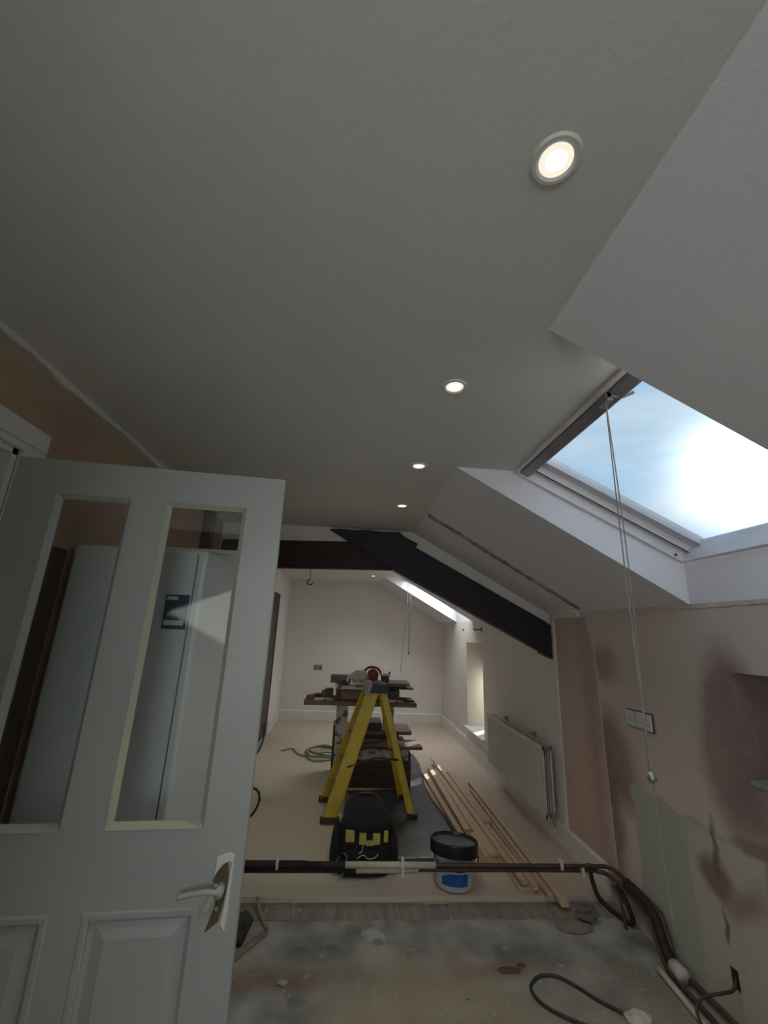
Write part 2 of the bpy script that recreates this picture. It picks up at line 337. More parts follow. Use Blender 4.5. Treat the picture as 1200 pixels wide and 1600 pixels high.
# raised pink plaster strip (old pier) on the right wall
struct(MB().prism([(3.495, 0), (2.88, 0), (2.905, 1.0), (2.915, 1.42), (3.0, 1.66), (3.495, 1.66)], XR-.007, XR+.01, lambda p, q, w: Vector((w, p, q))), 'trim_4',
       stain_mat('smooth_pink_plaster', (.56, .44, .37), (.50, .385, .33), 1.3, [('e', 3.0, .9, .1, .9, 0, .8, (.34, .235, .215), .6)], bump=.1), 'smooth pink plaster strip between the two rooms', bevel=.006)
# rough top edge of the plaster under the slope
rg = MB(); pts = []
yy = 1.0
lip = []
while yy < 3.06: lip.append((yy, ZE-.012-random.random()*.012)); yy += .035
rg.prism([(1.0, ZE+.002)]+lip+[(3.06, ZE+.002)], XR-.006, XR+.01, lambda p, q, w: Vector((w, p, q)))
struct(rg, 'trim_5', pbr('pale_pink_filler', (.62, .53, .51), (.50, .41, .39), .85, 20), 'ragged pale filler line where the pink wall meets the slope')
# left wall with doorway, alcove behind the photographer, dark door beyond
def left_slab(y0, y1, holes, mat, name, label):
    ys = sorted(set([y0, y1]+[h_ for hh in holes for h_ in hh[:2]])); zs = sorted(set([-.2, H]+[h_ for hh in holes for h_ in hh[2:]]))
    sol = lambda i, j: not any(ys[i] >= h_[0]-1e-6 and ys[i+1] <= h_[1]+1e-6 and zs[j] >= h_[2]-1e-6 and zs[j+1] <= h_[3]+1e-6 for h_ in holes)
    struct(MB().holes(ys, zs, sol, XL-.14, XL, yz_x), name, mat, label)
left_slab(.45, 3.5, [(.52, 1.34, -.03, 2.02)], 'leftplaster', 'wall_left', 'orange brown plastered left wall with doorway')
left_slab(3.5, YF, [(6.05, 6.8, 0, 2.0)], 'white', 'wall_left_far', 'white painted left wall of the far room')
struct(MB().box(-2.2, -1.45, YN, .45, -.2, H).box(-1.45, -1.24, .42, .5, -.2, H), 'wall_alcove', 'leftplaster', 'plastered alcove wall behind the door')
struct(MB().box(-2.2, -2.1, .45, 3.0, -.2, H).box(-2.2, -1.24, 2.9, 3.0, -.2, H), 'wall_hall', 'leftplaster', 'plastered hall wall beyond the doorway')
struct(MB().box(XL, XR, YF, YF+.2, -.2, H+.1), 'wall_far', 'white', 'white end wall with gable slope')
struct(MB().holes([-2.2, -.7, .5, 2.1], [-.2, .9, 2.0, 2.4], lambda i, j: not (i == 1 and j == 1), YN-.12, YN, xz_y), 'wall_back', 'white', 'white wall behind the photographer with an added opening')  # opening added to go with the fill lamp
struct(MB().box(-2.2, 2.1, YN-.4, YN-.30, -.2, 2.4), 'wall_outside', 'render', 'render beyond the added opening behind the photographer')
# skirting
sk = MB()
def skp(y0, y1, h_=.16): sk.prism([(XR, 0.001), (XR-.018, 0.001), (XR-.018, h_-.02), (XR-.008, h_), (XR, h_)], y0, y1, yxz)
skp(2.97, YF); struct(sk, 'baseboard_right', 'gloss', 'white skirting along the right wall', )
struct(MB().prism([(YF, .001), (YF-.018, .001), (YF-.018, .14), (YF-.008, .16), (YF, .16)], XL, XR-.018, lambda p, q, w: Vector((w, p, q))), 'baseboard_far', 'gloss', 'white skirting along the end wall')
struct(MB().box(XL, XL+.018, 3.6, 6.0, 0.001, .15).box(XL, XL+.018, 6.86, YF-.018, 0.001, .15), 'baseboard_left', 'gloss', 'white skirting along the left wall')
# ceiling edge plaster line at left
lc = MB(); pr_ = []
yy = .46; k = 0; top = []
while yy < 3.5: top.append((yy, H-.018-.006*math.sin(yy*9)-random.random()*.01)); yy += .05
lc.prism([(.46, H)]+top+[(3.5, H)], XL-.001, XL+.010, lambda p, q, w: Vector((w, p, q)))
struct(lc, 'trim_6', 'ceil', 'uneven pale plaster line along the left ceiling edge')
# slit window of the far room
w1 = thing('window_1', (1.95, 5.83, .30), 'tall narrow window set deep in the far right wall', 'window'); w1['kind'] = 'structure'
MB().holes([5.45, 5.97, 6.19, 6.2], [.30, .34, 1.0, 1.40], lambda i, j: not (i == 1 and j == 1), XR+.34, XR+.40, yz_x).build('window_frame', 'gloss', w1)  # unseen outer frame, mostly solid, its opening shaped to trim the sun beam
MB().box(XR+.365, XR+.371, 5.97, 6.19, .34, 1.0).build('glass_pane', 'glass', w1)
MB().box(XR-.045, XR+.34, 5.40, 6.25, .285, .303).build('window_sill', 'gloss', w1, bevel=.004)
MB().box(XR+.0, XR+.34, 6.194, 6.2, .303, 1.398).build('reveal', 'render', w1)

# ---------------------------------------------------------------- skylights
def skylight(y0, y1, n, label, detail):
    L = math.hypot(XR-.83, .44); e = Vector((.88/L, 0, -.44/L)); nrm = Vector((.44/L, 0, .88/L)); o0 = Vector((.83, 0, H))
    fn = lambda u, v, w: Vector((0, u, 0)) + o0 + e*v + nrm*w
    r = thing('window_%d' % n, (1.27, (y0+y1)/2, 2.13), label, 'window'); r['kind'] = 'structure'
    # lining board, frame and sash
    MB().holes([y0, y0+.022, y1-.022, y1], [0, .02, L-.02, L], lambda i, j: not (i == 1 and j == 1), -.015, .06, fn).build('lining', 'frame', r, bevel=.003)
    MB().holes([y0, y0+.045, y1-.045, y1], [-.0, .05, L-.008, L+.035], lambda i, j: not (i == 1 and j == 1), .035, .11, fn).build('window_frame', 'frame', r, bevel=.004)
    MB().holes([y0+.04, y0+.088, y1-.088, y1-.04], [.03, .10, L+.012, L+.05], lambda i, j: not (i == 1 and j == 1), .075, .125, fn).build('sash', 'frame', r, bevel=.004)
    g = MB().holes([y0+.085, y1-.085], [.095, L+.015], lambda i, j: True, .098, .104, fn).build('glass_pane', 'glass', r)
    MB().holes([y1-.050, y1-.0475], [.06, L], lambda i, j: True, .030, .036, fn).build('gasket', 'black', r)
    MB().holes([y1-.0915, y1-.0885], [.10, L+.01], lambda i, j: True, .072, .08, fn).build('gasket', 'grey_metal', r)
    mb = MB()
    for v_ in (.012, L-.012): mb.tube([fn(y1-.0225, v_+.05*(1 if v_ < .1 else -1), .0), fn(y1-.029, v_+.05*(1 if v_ < .1 else -1), .0)], .006, 10)
    mb.build('screw_hole', 'black', r)
    # control bar at the head with hook and pulley
    MB().holes([y0+.03, y1-.03], [.026, .080], lambda i, j: True, -.010, .034, fn).build('ventilation_flap', 'grey_metal', r, bevel=.008, seg=3)
    MB().tube([fn(y0+.03, .082, .05), fn(y1-.03, .082, .05)], .005, 8).build('flap_rod', 'steel', r)
    yc = y0+.275 if n == 2 else y0+.16
    mb = MB(); mb.box(-.012, .012, -.03, .03, -.03, .02, Matrix.Translation(fn(yc, .03, -.01))); mb.tube([fn(yc-.03, .03, -.02), fn(yc+.03, .03, -.02)], .012, 10)
    mb.tube([fn(yc-.02, .03, -.02), fn(yc-.03, .08, .0), fn(yc-.05, .10, .02)], .006, 8)
    mb.build('cord_bracket', 'grey_metal', r, bevel=.003)
    return fn(yc, .03, -.02)
c1 = skylight(SKY[0][0], SKY[0][1], 2, 'large skylight in the near slope with sky and sun behind it', True)
c2 = skylight(SKY[1][0], SKY[1][1], 3, 'far skylight mostly hidden behind the dark sloping beam', True)
# pull cords
def cords(c, zb, x2, ylen, name, label, r=.0022, drop=None):
    o = thing(name, (c.x, c.y, c.z), label, 'cord')
    a = Vector((c.x, c.y-.01, c.z)); b = Vector((x2, c.y-.01, zb))
    MB().tube(spline([a, a.lerp(b, .5)+Vector((-.004, 0, 0)), b], 6), r, 6).build('cord', 'cord', o)
    a2 = Vector((c.x+.016, c.y+.012, c.z)); b2 = Vector((x2+.003, c.y+.003, zb))
    MB().tube(spline([a2, a2.lerp(b2, .5)+Vector((.012, 0, 0)), b2], 6), r, 6).build('cord', 'cord', o)
    return o, b
o, b = cords(c1, 1.145, c1.x+.002, 0, 'pull_cord', 'long looped pull cord with white knob hanging from the near skylight')
m_ = Matrix.Translation(b)
MB().lathe([(.003, .015), (.009, .011), (.0125, .003), (.012, -.006), (.006, -.013), (.002, -.014)][::-1], 20, m_).build('knob', 'steel', o, smooth=True)
MB().tube(spline([b+Vector((.002, 0, -.015)), b+Vector((.004, .0, -.2)), b+Vector((.010, .0, -.32))], 6), .002, 6).build('cord_tail', 'cord', o)
o, b = cords(c2, 1.24, c2.x+.004, 0, 'pull_cord', 'pair of thin pull cords hanging from the far skylight', r=.003)
MB().tube([b, b+Vector((0, 0, -.03))], .009, 10).build('knob', 'black', o)
MB().tube(spline([c2+Vector((-.02, -.02, 0)), c2+Vector((-.05, -.03, -.7)), c2+Vector((-.11, -.04, -1.36))], 6), .003, 6).build('cord_tail', 'cord', o)

# ---------------------------------------------------------------- downlights
SP = [(.330, .536), (.326, 1.285), (.320, 2.035), (.322, 2.77), (.345, 6.70)]
names = ['nearest and largest round ceiling downlight above the near skylight', 'second round ceiling downlight level with the skylight head',
         'third round ceiling downlight of the row', 'fourth small ceiling downlight just before the dark beam', 'farthest tiny ceiling downlight by the end wall']
for (x, y), nm in zip(SP, names):
    r = thing('downlight', (x, y, H), nm, 'ceiling light', 'recessed downlights along the ceiling'); T = Matrix.Translation((x, y, H))
    MB().lathe([(.030, -.002), (.036, -.006), (.043, -.006), (.046, -.001), (.046, .02), (.030, .02)], 40, T).build('bezel', 'gloss', r, smooth=False, bevel=.001)
    MB().lathe([(.002, -.0045), (.018, -.0045), (.020, -.003), (.020, .01), (.002, .01)], 32, T).build('lamp', 'lamp', r)
    MB().lathe([(.021, -.0035), (.0305, -.003), (.0305, .008), (.021, .008)], 32, T).build('lens_ring', 'lampring', r)
    l = bpy.data.lights.new('lamp_light', 'SPOT'); l.energy = 8.0; l.spot_size = math.radians(110); l.spot_blend = .6; l.color = (1, .93, .85); l.shadow_soft_size = .02
    lo = bpy.data.objects.new('lamp_light', l); COL.objects.link(lo); lo.parent = r; lo.location = (0, 0, -.02)

# ---------------------------------------------------------------- roof truss
t_ = MB()
t_.prism([(-.21, 2.325), (-.12, 2.335), (0, 2.330), (.10, 2.338), (.22, 2.330), (.395, 2.333), (.43, 2.300), (.49, 2.268), (.553, 2.242), (.538, 2.205), (1.66, 1.628), (1.695, 1.60), (1.695, 1.355), (1.60, 1.39), (.361, 2.005), (.10, 2.150)], 3.50, 3.60, yxz)
raf = t_.build('rafter_beam', 'beam', bevel=.004, label='dark purple black sloping truss beam running down to the right wall', category='beam')
MB().lathe([(.0, 0), (.018, .0), (.018, .012), (0, .012)], 6, Matrix.Translation((1.60, 3.50, 1.49)) @ Matrix.Rotation(math.pi/2, 4, 'X')).build('bolt', 'black', raf)
MB().prism([(1.60, 1.375), (1.69, 1.335), (1.69, 1.356), (1.60, 1.392)], 3.50, 3.59, yxz).build('bearing_plate', 'black', raf)
cb = MB().prism([(XL+.002, 2.195), (-.04, 2.232), (.34, 2.05), (.352, 2.008), (XL+.002, 1.962)], 3.53, 3.595, yxz)
cb.build('collar_beam', 'collar', bevel=.004, label='dark red brown horizontal collar beam under the ceiling at left', category='beam')
MB().prism([(XL, 2.19), (XL, H), (XS-.01, H), (XR, ZE), (XR, 1.50), (.40, 2.16), (.1, 2.2)], 3.545, 3.592, yxz).build('wall_bulkhead', 'white', kind='structure', label='white strip of wall above the two dark beams')
MB().box(XL+.002, XL+.05, 3.03, 3.09, 0.001, H-.03).box(XL+.002, XL+.05, 3.10, 3.16, 0.001, H-.03).build('timber_post', 'darkwood', bevel=.003, label='dark upright timber post against the left wall behind the door', category='post')
h_ = MB(); h_.tube(spline([(-.345, 3.55, 1.972), (-.343, 3.55, 1.93), (-.343, 3.55, 1.895)], 4), .0025, 6)
h_.tube(spline([(-.343, 3.55, 1.897), (-.36, 3.55, 1.88), (-.362, 3.55, 1.862), (-.345, 3.55, 1.85), (-.325, 3.55, 1.857), (-.322, 3.55, 1.87)], 6), .005, 8)
h_.build('hook', 'black', label='small black hook hanging under the collar beam', category='hook')
# rough strip on the slope where an old partition stood
sc = MB(); n = 60; e = Vector((XR-XS, 0, ZE-H)); el = e.length; e.normalize(); nr = Vector((-.485, 0, -.874))
rings = []
for i in range(n+1):
    d = .02 + (el-.07)*i/n; w0 = .034+random.uniform(-.012, .010); w1_ = .034+random.uniform(-.012, .010); yb = 2.925+.06*i/n
    p = Vector((XS, 0, H))+e*d
    hh = .005+random.random()*.006
    rings.append([p+Vector((0, yb-w0, 0))-nr*.002, p+Vector((0, yb-w0*.6, 0))+nr*hh, p+Vector((0, yb+w1_*.6, 0))+nr*hh, p+Vector((0, yb+w1_, 0))-nr*.002])
sc.loft(rings); sc.build('trim_7', 'scar', kind='structure', label='rough grey plaster scar running down the slope')
MB().prism([(XR, ZE), (XR-.035, ZE+.018), (XR-.035, ZE+.002), (XR-.022, ZE-.006), (XR-.016, ZE-.03), (XR, ZE-.034)], 3.07, 3.49, yxz).build('trim_8', 'gloss', kind='structure', label='short white cornice stub beside the beam end')
MB().box(XR-.020, XR, 3.46, 3.50, 0.16, ZE-.034).build('trim_9', 'white', kind='structure', label='white plaster edge bead between pink and white wall')

# ---------------------------------------------------------------- door (foreground)
A_ = math.radians(4.6)
dloc = Vector((-1.09, 1.34, ZN))
DM = Matrix.Translation(dloc) @ Matrix.Rotation(A_, 4, 'Z')
dr = bpy.data.objects.new('door_1', None); COL.objects.link(dr); dr.matrix_world = DM
dr['label'] = 'open white panelled door with two tall glass panes and torn out lock'; dr['category'] = 'door'; dr['kind'] = 'structure'
bpy.context.view_layer.update()
dl = lambda u, v, w: DM @ Vector((u, w, v))     # w=0 is the camera side face, thickness to +.04
DT = 2.03; DW = .842
P1, P2 = (.137, .357), (.470, .722)
G0, G1 = .985-.03+.03, 1.915          # glass heights above the floor (door local z)
us = [0, P1[0], P1[1], P2[0], P2[1], DW]; vs = [.012, .16, .785, G0, G1, DT]
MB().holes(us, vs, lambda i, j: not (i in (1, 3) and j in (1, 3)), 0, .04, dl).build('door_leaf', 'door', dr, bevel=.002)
for k, (a, b) in enumerate((P1, P2)):
    MB().box(a-.002, b+.002, .018, .022, G0-.002, G1+.002, DM).build('glass_pane', 'glass', dr)
    bead = MB()
    # bevelled glazing bead: ring prism
    def ring(a, b, c, d, w0, ins, w1):
        o_ = [(a, c), (b, c), (b, d), (a, d)]; i_ = [(a+ins, c+ins), (b-ins, c+ins), (b-ins, d-ins), (a+ins, d-ins)]
        for q in range(4):
            p0, p1 = o_[q], o_[(q+1) % 4]; q0, q1 = i_[q], i_[(q+1) % 4]
            V = [bead.bm.verts.new(dl(p0[0], p0[1], w0)), bead.bm.verts.new(dl(p1[0], p1[1], w0)), bead.bm.verts.new(dl(q1[0], q1[1], w1)), bead.bm.verts.new(dl(q0[0], q0[1], w1))]
            V2 = [bead.bm.verts.new(dl(p0[0], p0[1], .018)), bead.bm.verts.new(dl(p1[0], p1[1], .018)), bead.bm.verts.new(dl(q1[0], q1[1], .018)), bead.bm.verts.new(dl(q0[0], q0[1], .018))]
            bead.bm.faces.new(V); bead.bm.faces.new(V2[::-1])
            for z in range(4): bead.bm.faces.new((V[z], V2[z], V2[(z+1) % 4], V[(z+1) % 4]))
    ring(a-.001, b+.001, G0-.001, G1+.001, -.003, .014, .012)
    bead.build('glazing_bead', 'edge' if k == 1 else 'door', dr)
    # raised panel below
    pm = MB(); c, d = .16, .785
    lv = [(0, .006), (.012, .014), (.040, .004), (.044, .002)]
    rg_ = []
    for ins, w in lv:
        rg_.append([dl(a+ins, c+ins, w), dl(b-ins, c+ins, w), dl(b-ins, d-ins, w), dl(a+ins, d-ins, w)])
    rg_ = [[dl(a, c, .034), dl(b, c, .034), dl(b, d, .034), dl(a, d, .034)]] + rg_
    pm.loft(rg_); pm.build('raised_panel', 'door', dr)
    pb = MB().holes([a-.018, a+.002, b-.002, b+.018], [c-.018, c+.002, d-.002, d+.018], lambda i, j: not (i == 1 and j == 1), -.004, .01, dl); pb.build('panel_moulding', 'door', dr, bevel=.005, seg=3)
# torn lock opening with dark lock case, flaking paint and skewed lever
MB().prism([(.800, .905), (.775, .880), (.765, .860), (.783, .845), (.777, .80), (.760, .745), (.792, .768), (.799, .80), (.808, .86)], -.0015, .01, lambda p, q, w: dl(p, q, w)).build('lock_hole', 'brass', dr, label='dark exposed lock recess')
MB().prism([(.770, .915), (.800, .925), (.818, .918), (.815, .90), (.805, .905), (.785, .897), (.768, .87)], -.006, .004, lambda p, q, w: dl(p, q, w)).build('flaking_paint', 'gloss', dr, bevel=.002)
MB().prism([(.810, .90), (.816, .90), (.815, .80), (.812, .745), (.797, .765), (.803, .80)], -.006, .004, lambda p, q, w: dl(p, q, w)).build('flaking_paint', 'gloss', dr, bevel=.002)
lv = MB(); lv.tube([dl(.789, .845, .0), dl(.787, .842, -.03)], .0125, 14); lv.tube(spline([dl(.792, .842, -.026), dl(.76, .852, -.036), dl(.73, .850, -.037), dl(.685, .842, -.034)], 5), .0065, 10)
lv.build('lever_handle', 'door', dr, smooth=True)
MB().prism([(.745, .80), (.760, .79), (.785, .83), (.79, .85), (.775, .855)], -.012, -.0005, lambda p, q, w: dl(p, q, w)).build('handle_plate', 'edge', dr, bevel=.003)
MB().lathe([(.001, 0), (.006, 0), (.006, .004), (.001, .004)], 10, Matrix.Translation(dl(.786, .80, -.004)) @ Matrix.Rotation(math.pi/2, 4, 'X')).build('spindle', 'steel', dr)
# door case on the left wall
ac = MB(); xa = XL
for pts in ([(.42, 2.02), (1.44, 2.02), (1.44, 2.115), (.42, 2.115)], [(1.345, ZN), (1.44, ZN), (1.44, 2.02), (1.345, 2.02)], [(.42, ZN), (.515, ZN), (.515, 2.02), (.42, 2.02)]):
    ac.prism(pts, xa-.001, xa+.016, lambda p, q, w: Vector((w, p, q)))
    cx = sum(p for p, _ in pts)/4; cy = sum(q for _, q in pts)/4
    ac.prism([(cx+(p-cx)*(.98 if abs(pts[1][0]-pts[0][0]) > .5 else .5), cy+(q-cy)*(.5 if abs(pts[1][0]-pts[0][0]) > .5 else .98)) for p, q in pts], xa+.016, xa+.024, lambda p, q, w: Vector((w, p, q)))
ac.build('door_frame_1', 'gloss', kind='structure', label='white moulded architrave around the left doorway', bevel=.003)
MB().box(XL-.14, XL, 1.32, 1.34, ZN, 2.02).box(XL-.14, XL, .52, .54, ZN, 2.02).box(XL-.14, XL, .52, 1.34, 2.0, 2.02).build('trim_10', 'gloss', kind='structure', label='white lining of the left doorway')

# dark door in the far left wall
d2 = thing('door_2', (XL-.1, 6.42, 0), 'dark door standing in the far left wall', 'door'); d2['kind'] = 'structure'
MB().box(XL-.06, XL-.005, 6.06, 6.79, .005, 1.985).build('door_leaf', 'darkdoor', d2, bevel=.003)
MB().holes([6.05, 6.08, 6.77, 6.8], [0, 1.97, 2.0], lambda i, j: not (i == 1 and j == 0), XL-.07, XL+.003, yz_x).build('door_lining', 'darkdoor', d2)
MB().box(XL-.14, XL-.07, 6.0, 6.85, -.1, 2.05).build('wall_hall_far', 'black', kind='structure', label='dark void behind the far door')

# ---------------------------------------------------------------- fridge, added cupboard and dark slab by the door
fr = thing('fridge_freezer', (-.83, 2.0, ZN), 'tall white fridge freezer with a blue energy sticker seen through the door panes', 'fridge')
FX0, FX1, FY, FT = -1.075, -.572, 1.685, 1.782
MB().box(FX0, FX1-.004, FY+.05, FY+.55, ZN+.05, FT).build('body', 'fridge', fr, bevel=.006)
MB().box(FX0, FX1, FY, FY+.045, .72, FT).build('door', 'fridge', fr, bevel=.012, seg=3)
MB().box(FX0, FX1, FY, FY+.045, ZN+.06, .71).build('freezer_door', 'fridge', fr, bevel=.012, seg=3)
for i in (0, 1): MB().box(FX0+.05 if i == 0 else FX1-.10, FX0+.1 if i == 0 else FX1-.05, FY+.1, FY+.45, ZN, ZN+.05).build('foot', 'black', fr)
MB().box(-.700, -.612, FY-.002, FY, 1.478, 1.605).build('energy_sticker', 'navy', fr)
MB().box(-.695, -.622, FY-.003, FY-.002, 1.492, 1.510).build('white_stripe', 'fridge', fr)
MB().box(-.695, -.655, FY-.003, FY-.002, 1.585, 1.598).build('white_stripe', 'fridge', fr)
MB().box(FX1-.035, FX1-.03, FY-.001, FY+.001, ZN+.08, FT-.02).build('door_seam', 'grey_metal', fr)
cp = thing('tall_cabinet', (-.7, 2.7, ZN), 'tall pale cabinet standing just behind the fridge freezer', 'cabinet')
MB().box(XL+.06, -.60, 2.26, 2.86, ZN, 1.86).build('carcass', 'fridge', cp, bevel=.004)
MB().box(XL+.05, -.585, 2.25, 2.88, 1.86, 1.885).build('cornice', 'gloss', cp, bevel=.006)
cq = thing('added_cupboard', (-.93, -.1, ZN), 'added white cupboard behind the camera, its sunlit front mirrored in the door glass', 'cupboard')  # unseen, put in to catch the sun and give the bright reflection
MB().box(-1.30, -.50, -.40, .18, ZN, 2.05).build('carcass', 'fridge', cq, bevel=.006)
MB().box(-1.295, -.905, .181, .20, ZN+.1, 2.03).build('door', 'fridge', cq, bevel=.004)
MB().box(-.895, -.505, .181, .20, ZN+.1, 2.03).build('door', 'fridge', cq, bevel=.004)
MB().box(XL+.001, XL+.018, 1.40, 1.66, ZN, 1.75).build('dark_slab', 'darkwood', label='thin dark slab standing against the left wall behind the door', category='board')  # dark slab fills the dark band left of the fridge

# ---------------------------------------------------------------- radiator on the far right wall
rd = thing('radiator', (XR-.08, 4.3, .2), 'cream double panel radiator hung on the far right wall', 'radiator')
RY0, RY1, RZ0, RZ1 = 3.60, 4.98, .165, .67
def rad_panel(xf, nm, front):
    mb = MB(); n = 34; xs_ = []
    prof = []
    for i in range(n*4+1):
        y = RY0+.02+(RY1-RY0-.04)*i/(n*4); ph = i % 4
        prof.append((y, xf+(.013 if ph in (1, 2) else 0)))
    pts = prof + [(RY1-.02, xf+.019), (RY0+.02, xf+.019)]
    mb.prism(pts, RZ0+.03, RZ1-.03, lambda p, q, w: Vector((q, p, w)))
    mb.box(xf-.002, xf+.014, RY0, RY1, RZ1-.032, RZ1-.002); mb.box(xf-.002, xf+.014, RY0, RY1, RZ0+.002, RZ0+.032)
    mb.box(xf, xf+.014, RY0, RY0+.022, RZ0, RZ1); mb.box(xf, xf+.014, RY1-.022, RY1, RZ0, RZ1)
    mb.build(nm, 'radiator', rd)
rad_panel(XR-.115, 'front_panel', True); rad_panel(XR-.052, 'rear_panel', False)
MB().box(XR-.100, XR-.052, RY0+.02, RY1-.02, RZ1-.03, RZ1-.012).build('top_grille', 'grey_metal', rd)
for y in (RY0+.35, RY1-.35): MB().box(XR-.036, XR-.002, y, y+.03, RZ0+.03, RZ1+.03).build('bracket', 'steel', rd)
vb = MB(); vb.tube([(XR-.07, RY0+.01, RZ0+.02), (XR-.07, RY0-.03, RZ0+.02)], .012, 10); vb.tube(spline([(XR-.07, RY0-.03, RZ0+.02), (XR-.07, RY0-.035, RZ0), (XR-.06, RY0-.03, RZ0-.03)], 4), .008, 8)
vb.tube([(XR-.07, RY0-.03, RZ0+.02), (XR-.07, RY0-.03, RZ0+.05)], .014, 10); vb.build('valve', 'steel', rd)

# sockets
def plate(x0, y, z, w, hgt, label, face='X', two=True, dark=False, parent_loc=None):
    nm = 'socket'
    r = thing(nm, (x0, y, z), label, 'socket')
    if face == 'X':
        MB().box(x0-.012, x0, y-w/2, y+w/2, z-hgt/2, z+hgt/2).build('face_plate', 'tub', r, bevel=.003)
        for c_ in ((-w/4, w/4) if two else (0,)):
            s = MB()
            for (dy, dz) in ((0, .012), (-.011, -.010), (.011, -.010)): s.box(x0-.0125, x0-.0119, y+c_+dy-.003, y+c_+dy+.003, z+dz-.0035, z+dz+.0035)
            s.build('pin_slots', 'black', r)
        MB().box(x0-.002, x0, y-w/2-.008, y+w/2+.004, z-hgt/2-.006, z+hgt/2+.006).build('gasket', 'black', r)
    else:
        MB().box(x0-w/2, x0+w/2, y-.012, y, z-hgt/2, z+hgt/2).build('face_plate', 'grey_metal', r, bevel=.003)
        for c_ in (-w/4, w/4): MB().box(x0+c_-.01, x0+c_+.01, y-.0125, y-.0119, z-.01, z+.012).build('pin_slots', 'black', r)
    return r
plate(XR, 2.585, 1.065, .086, .086, 'left square white socket plate on the pink wall', two=False)
plate(XR-.006, 2.465, 1.068, .125, .086, 'right wider white socket plate on the pink wall, half behind the cord')
plate(-.49, YF, .850, .145, .086, 'grey double socket plate on the far end wall', face='Y')
# wall bracket with hook on the far wall
hb = thing('curtain_bracket', (XR, 5.46, 1.57), 'small dark hook bracket on the white wall above the slit window', 'bracket')
MB().box(XR-.008, XR, 5.44, 5.48, 1.545, 1.60).build('back_plate', 'black', hb, bevel=.002)
MB().tube(spline([(XR, 5.46, 1.575), (XR-.06, 5.46, 1.572), (XR-.085, 5.46, 1.562), (XR-.105, 5.46, 1.575), (XR-.10, 5.46, 1.592)], 5), .007, 8).build('hook', 'black', hb)
MB().lathe([(.001, 0), (.012, 0), (.012, .02), (.001, .02)], 10, Matrix.Translation((XR, 6.32, 1.57)) @ Matrix.Rotation(-math.pi/2, 4, 'Y')).build('wall_stud', 'black', label='small dark stud on the white wall under the far skylight', category='stud')
MB().lathe([(.001, 0), (.018, 0), (.018, .012), (.001, .012)], 12, Matrix.Translation((XR, 5.10, .20)) @ Matrix.Rotation(-math.pi/2, 4, 'Y')).build('pipe_stub', 'steel', label='small metal stub low on the wall beside the radiator', category='pipe')

# ---------------------------------------------------------------- heating pipes
PY = 2.925
def pipe(name, pts, r, mat, label, cat='pipe', group=None, n=10, smooth=True, sp=None):
    o = MB().tube(spline(pts, sp) if sp else pts, r, n).build(name, mat, smooth=smooth, label=label, category=cat)
    if group: o['group'] = group
    return o
def bend(pts, sp=5): return spline(pts, sp)
hp = thing('heating_pipe', (0, PY, .185), 'upper brown heating pipe crossing low over the floor and running along the right wall', 'pipe')
route_u = [(-1.09, PY, .182), (-.55, PY, .180), (.6, PY, .177), (1.55, PY, .173), (1.655, PY-.005, .172), (1.685, PY-.05, .171), (1.685, 2.72, .170), (1.685, 2.53, .168), (1.685, 2.49, .14), (1.685, 2.44, .04), (1.682, 2.40, .0), (1.68, 2.30, .0), (1.68, 2.0, .005), (1.68, 1.2, .005)]
MB().tube(spline(route_u, 5), .0115, 10).build('pipe_run', 'pipe', hp, smooth=True)
MB().tube([(-1.0, PY, .180), (-.16, PY, .178)], .020, 12).tube([(-.16, PY, .178), (.065, PY, .178)], .017, 12).build('black_lagging', 'rubber', hp, smooth=True)
MB().tube([(.03, PY, .178), (.60, PY, .176)], .0165, 12).build('cream_lagging', 'lag', hp, smooth=True)
hp2 = thing('heating_pipe', (0, PY, .150), 'lower brown heating pipe just under the upper one across the floor', 'pipe')
route_l = [(-1.09, PY+.01, .150), (-.5, PY+.01, .150), (.6, PY+.01, .150), (1.50, PY+.01, .148), (1.60, PY, .146), (1.648, PY-.04, .144), (1.650, 2.72, .140), (1.650, 2.55, .12), (1.645, 2.50, .06), (1.640, 2.44, -.01), (1.632, 2.38, -.016), (1.625, 2.2, -.016), (1.62, 1.2, -.016)]
MB().tube(spline(route_l, 5), .0115, 10).build('pipe_run', 'pipe', hp2, smooth=True)
MB().tube([(.13, PY+.01, .148), (.50, PY+.01, .148)], .016, 12).build('cream_lagging', 'lag', hp2, smooth=True)
MB().tube([(-1.0, PY+.01, .150), (.12, PY+.01, .150)], .0165, 12).build('black_lagging', 'rubber', hp2, smooth=True)
clipn = ['white pipe clip on the pipes left of the middle', 'white pipe clip on the cream lagging in the middle', 'white pipe clip on the upper pipe near the right wall', 'white pipe clip on the lower pipe near the right wall']
for (x, z0, z1), nm in zip([(-.33, .16, .20), (.40, .125, .212), (1.37, .160, .205), (1.50, .125, .170)], clipn):
    MB().box(x-.006, x+.010, PY-.022, PY+.02, z0, z1).build('pipe_clip', 'gloss', bevel=.003, label=nm, category='clip', group='white pipe clips')
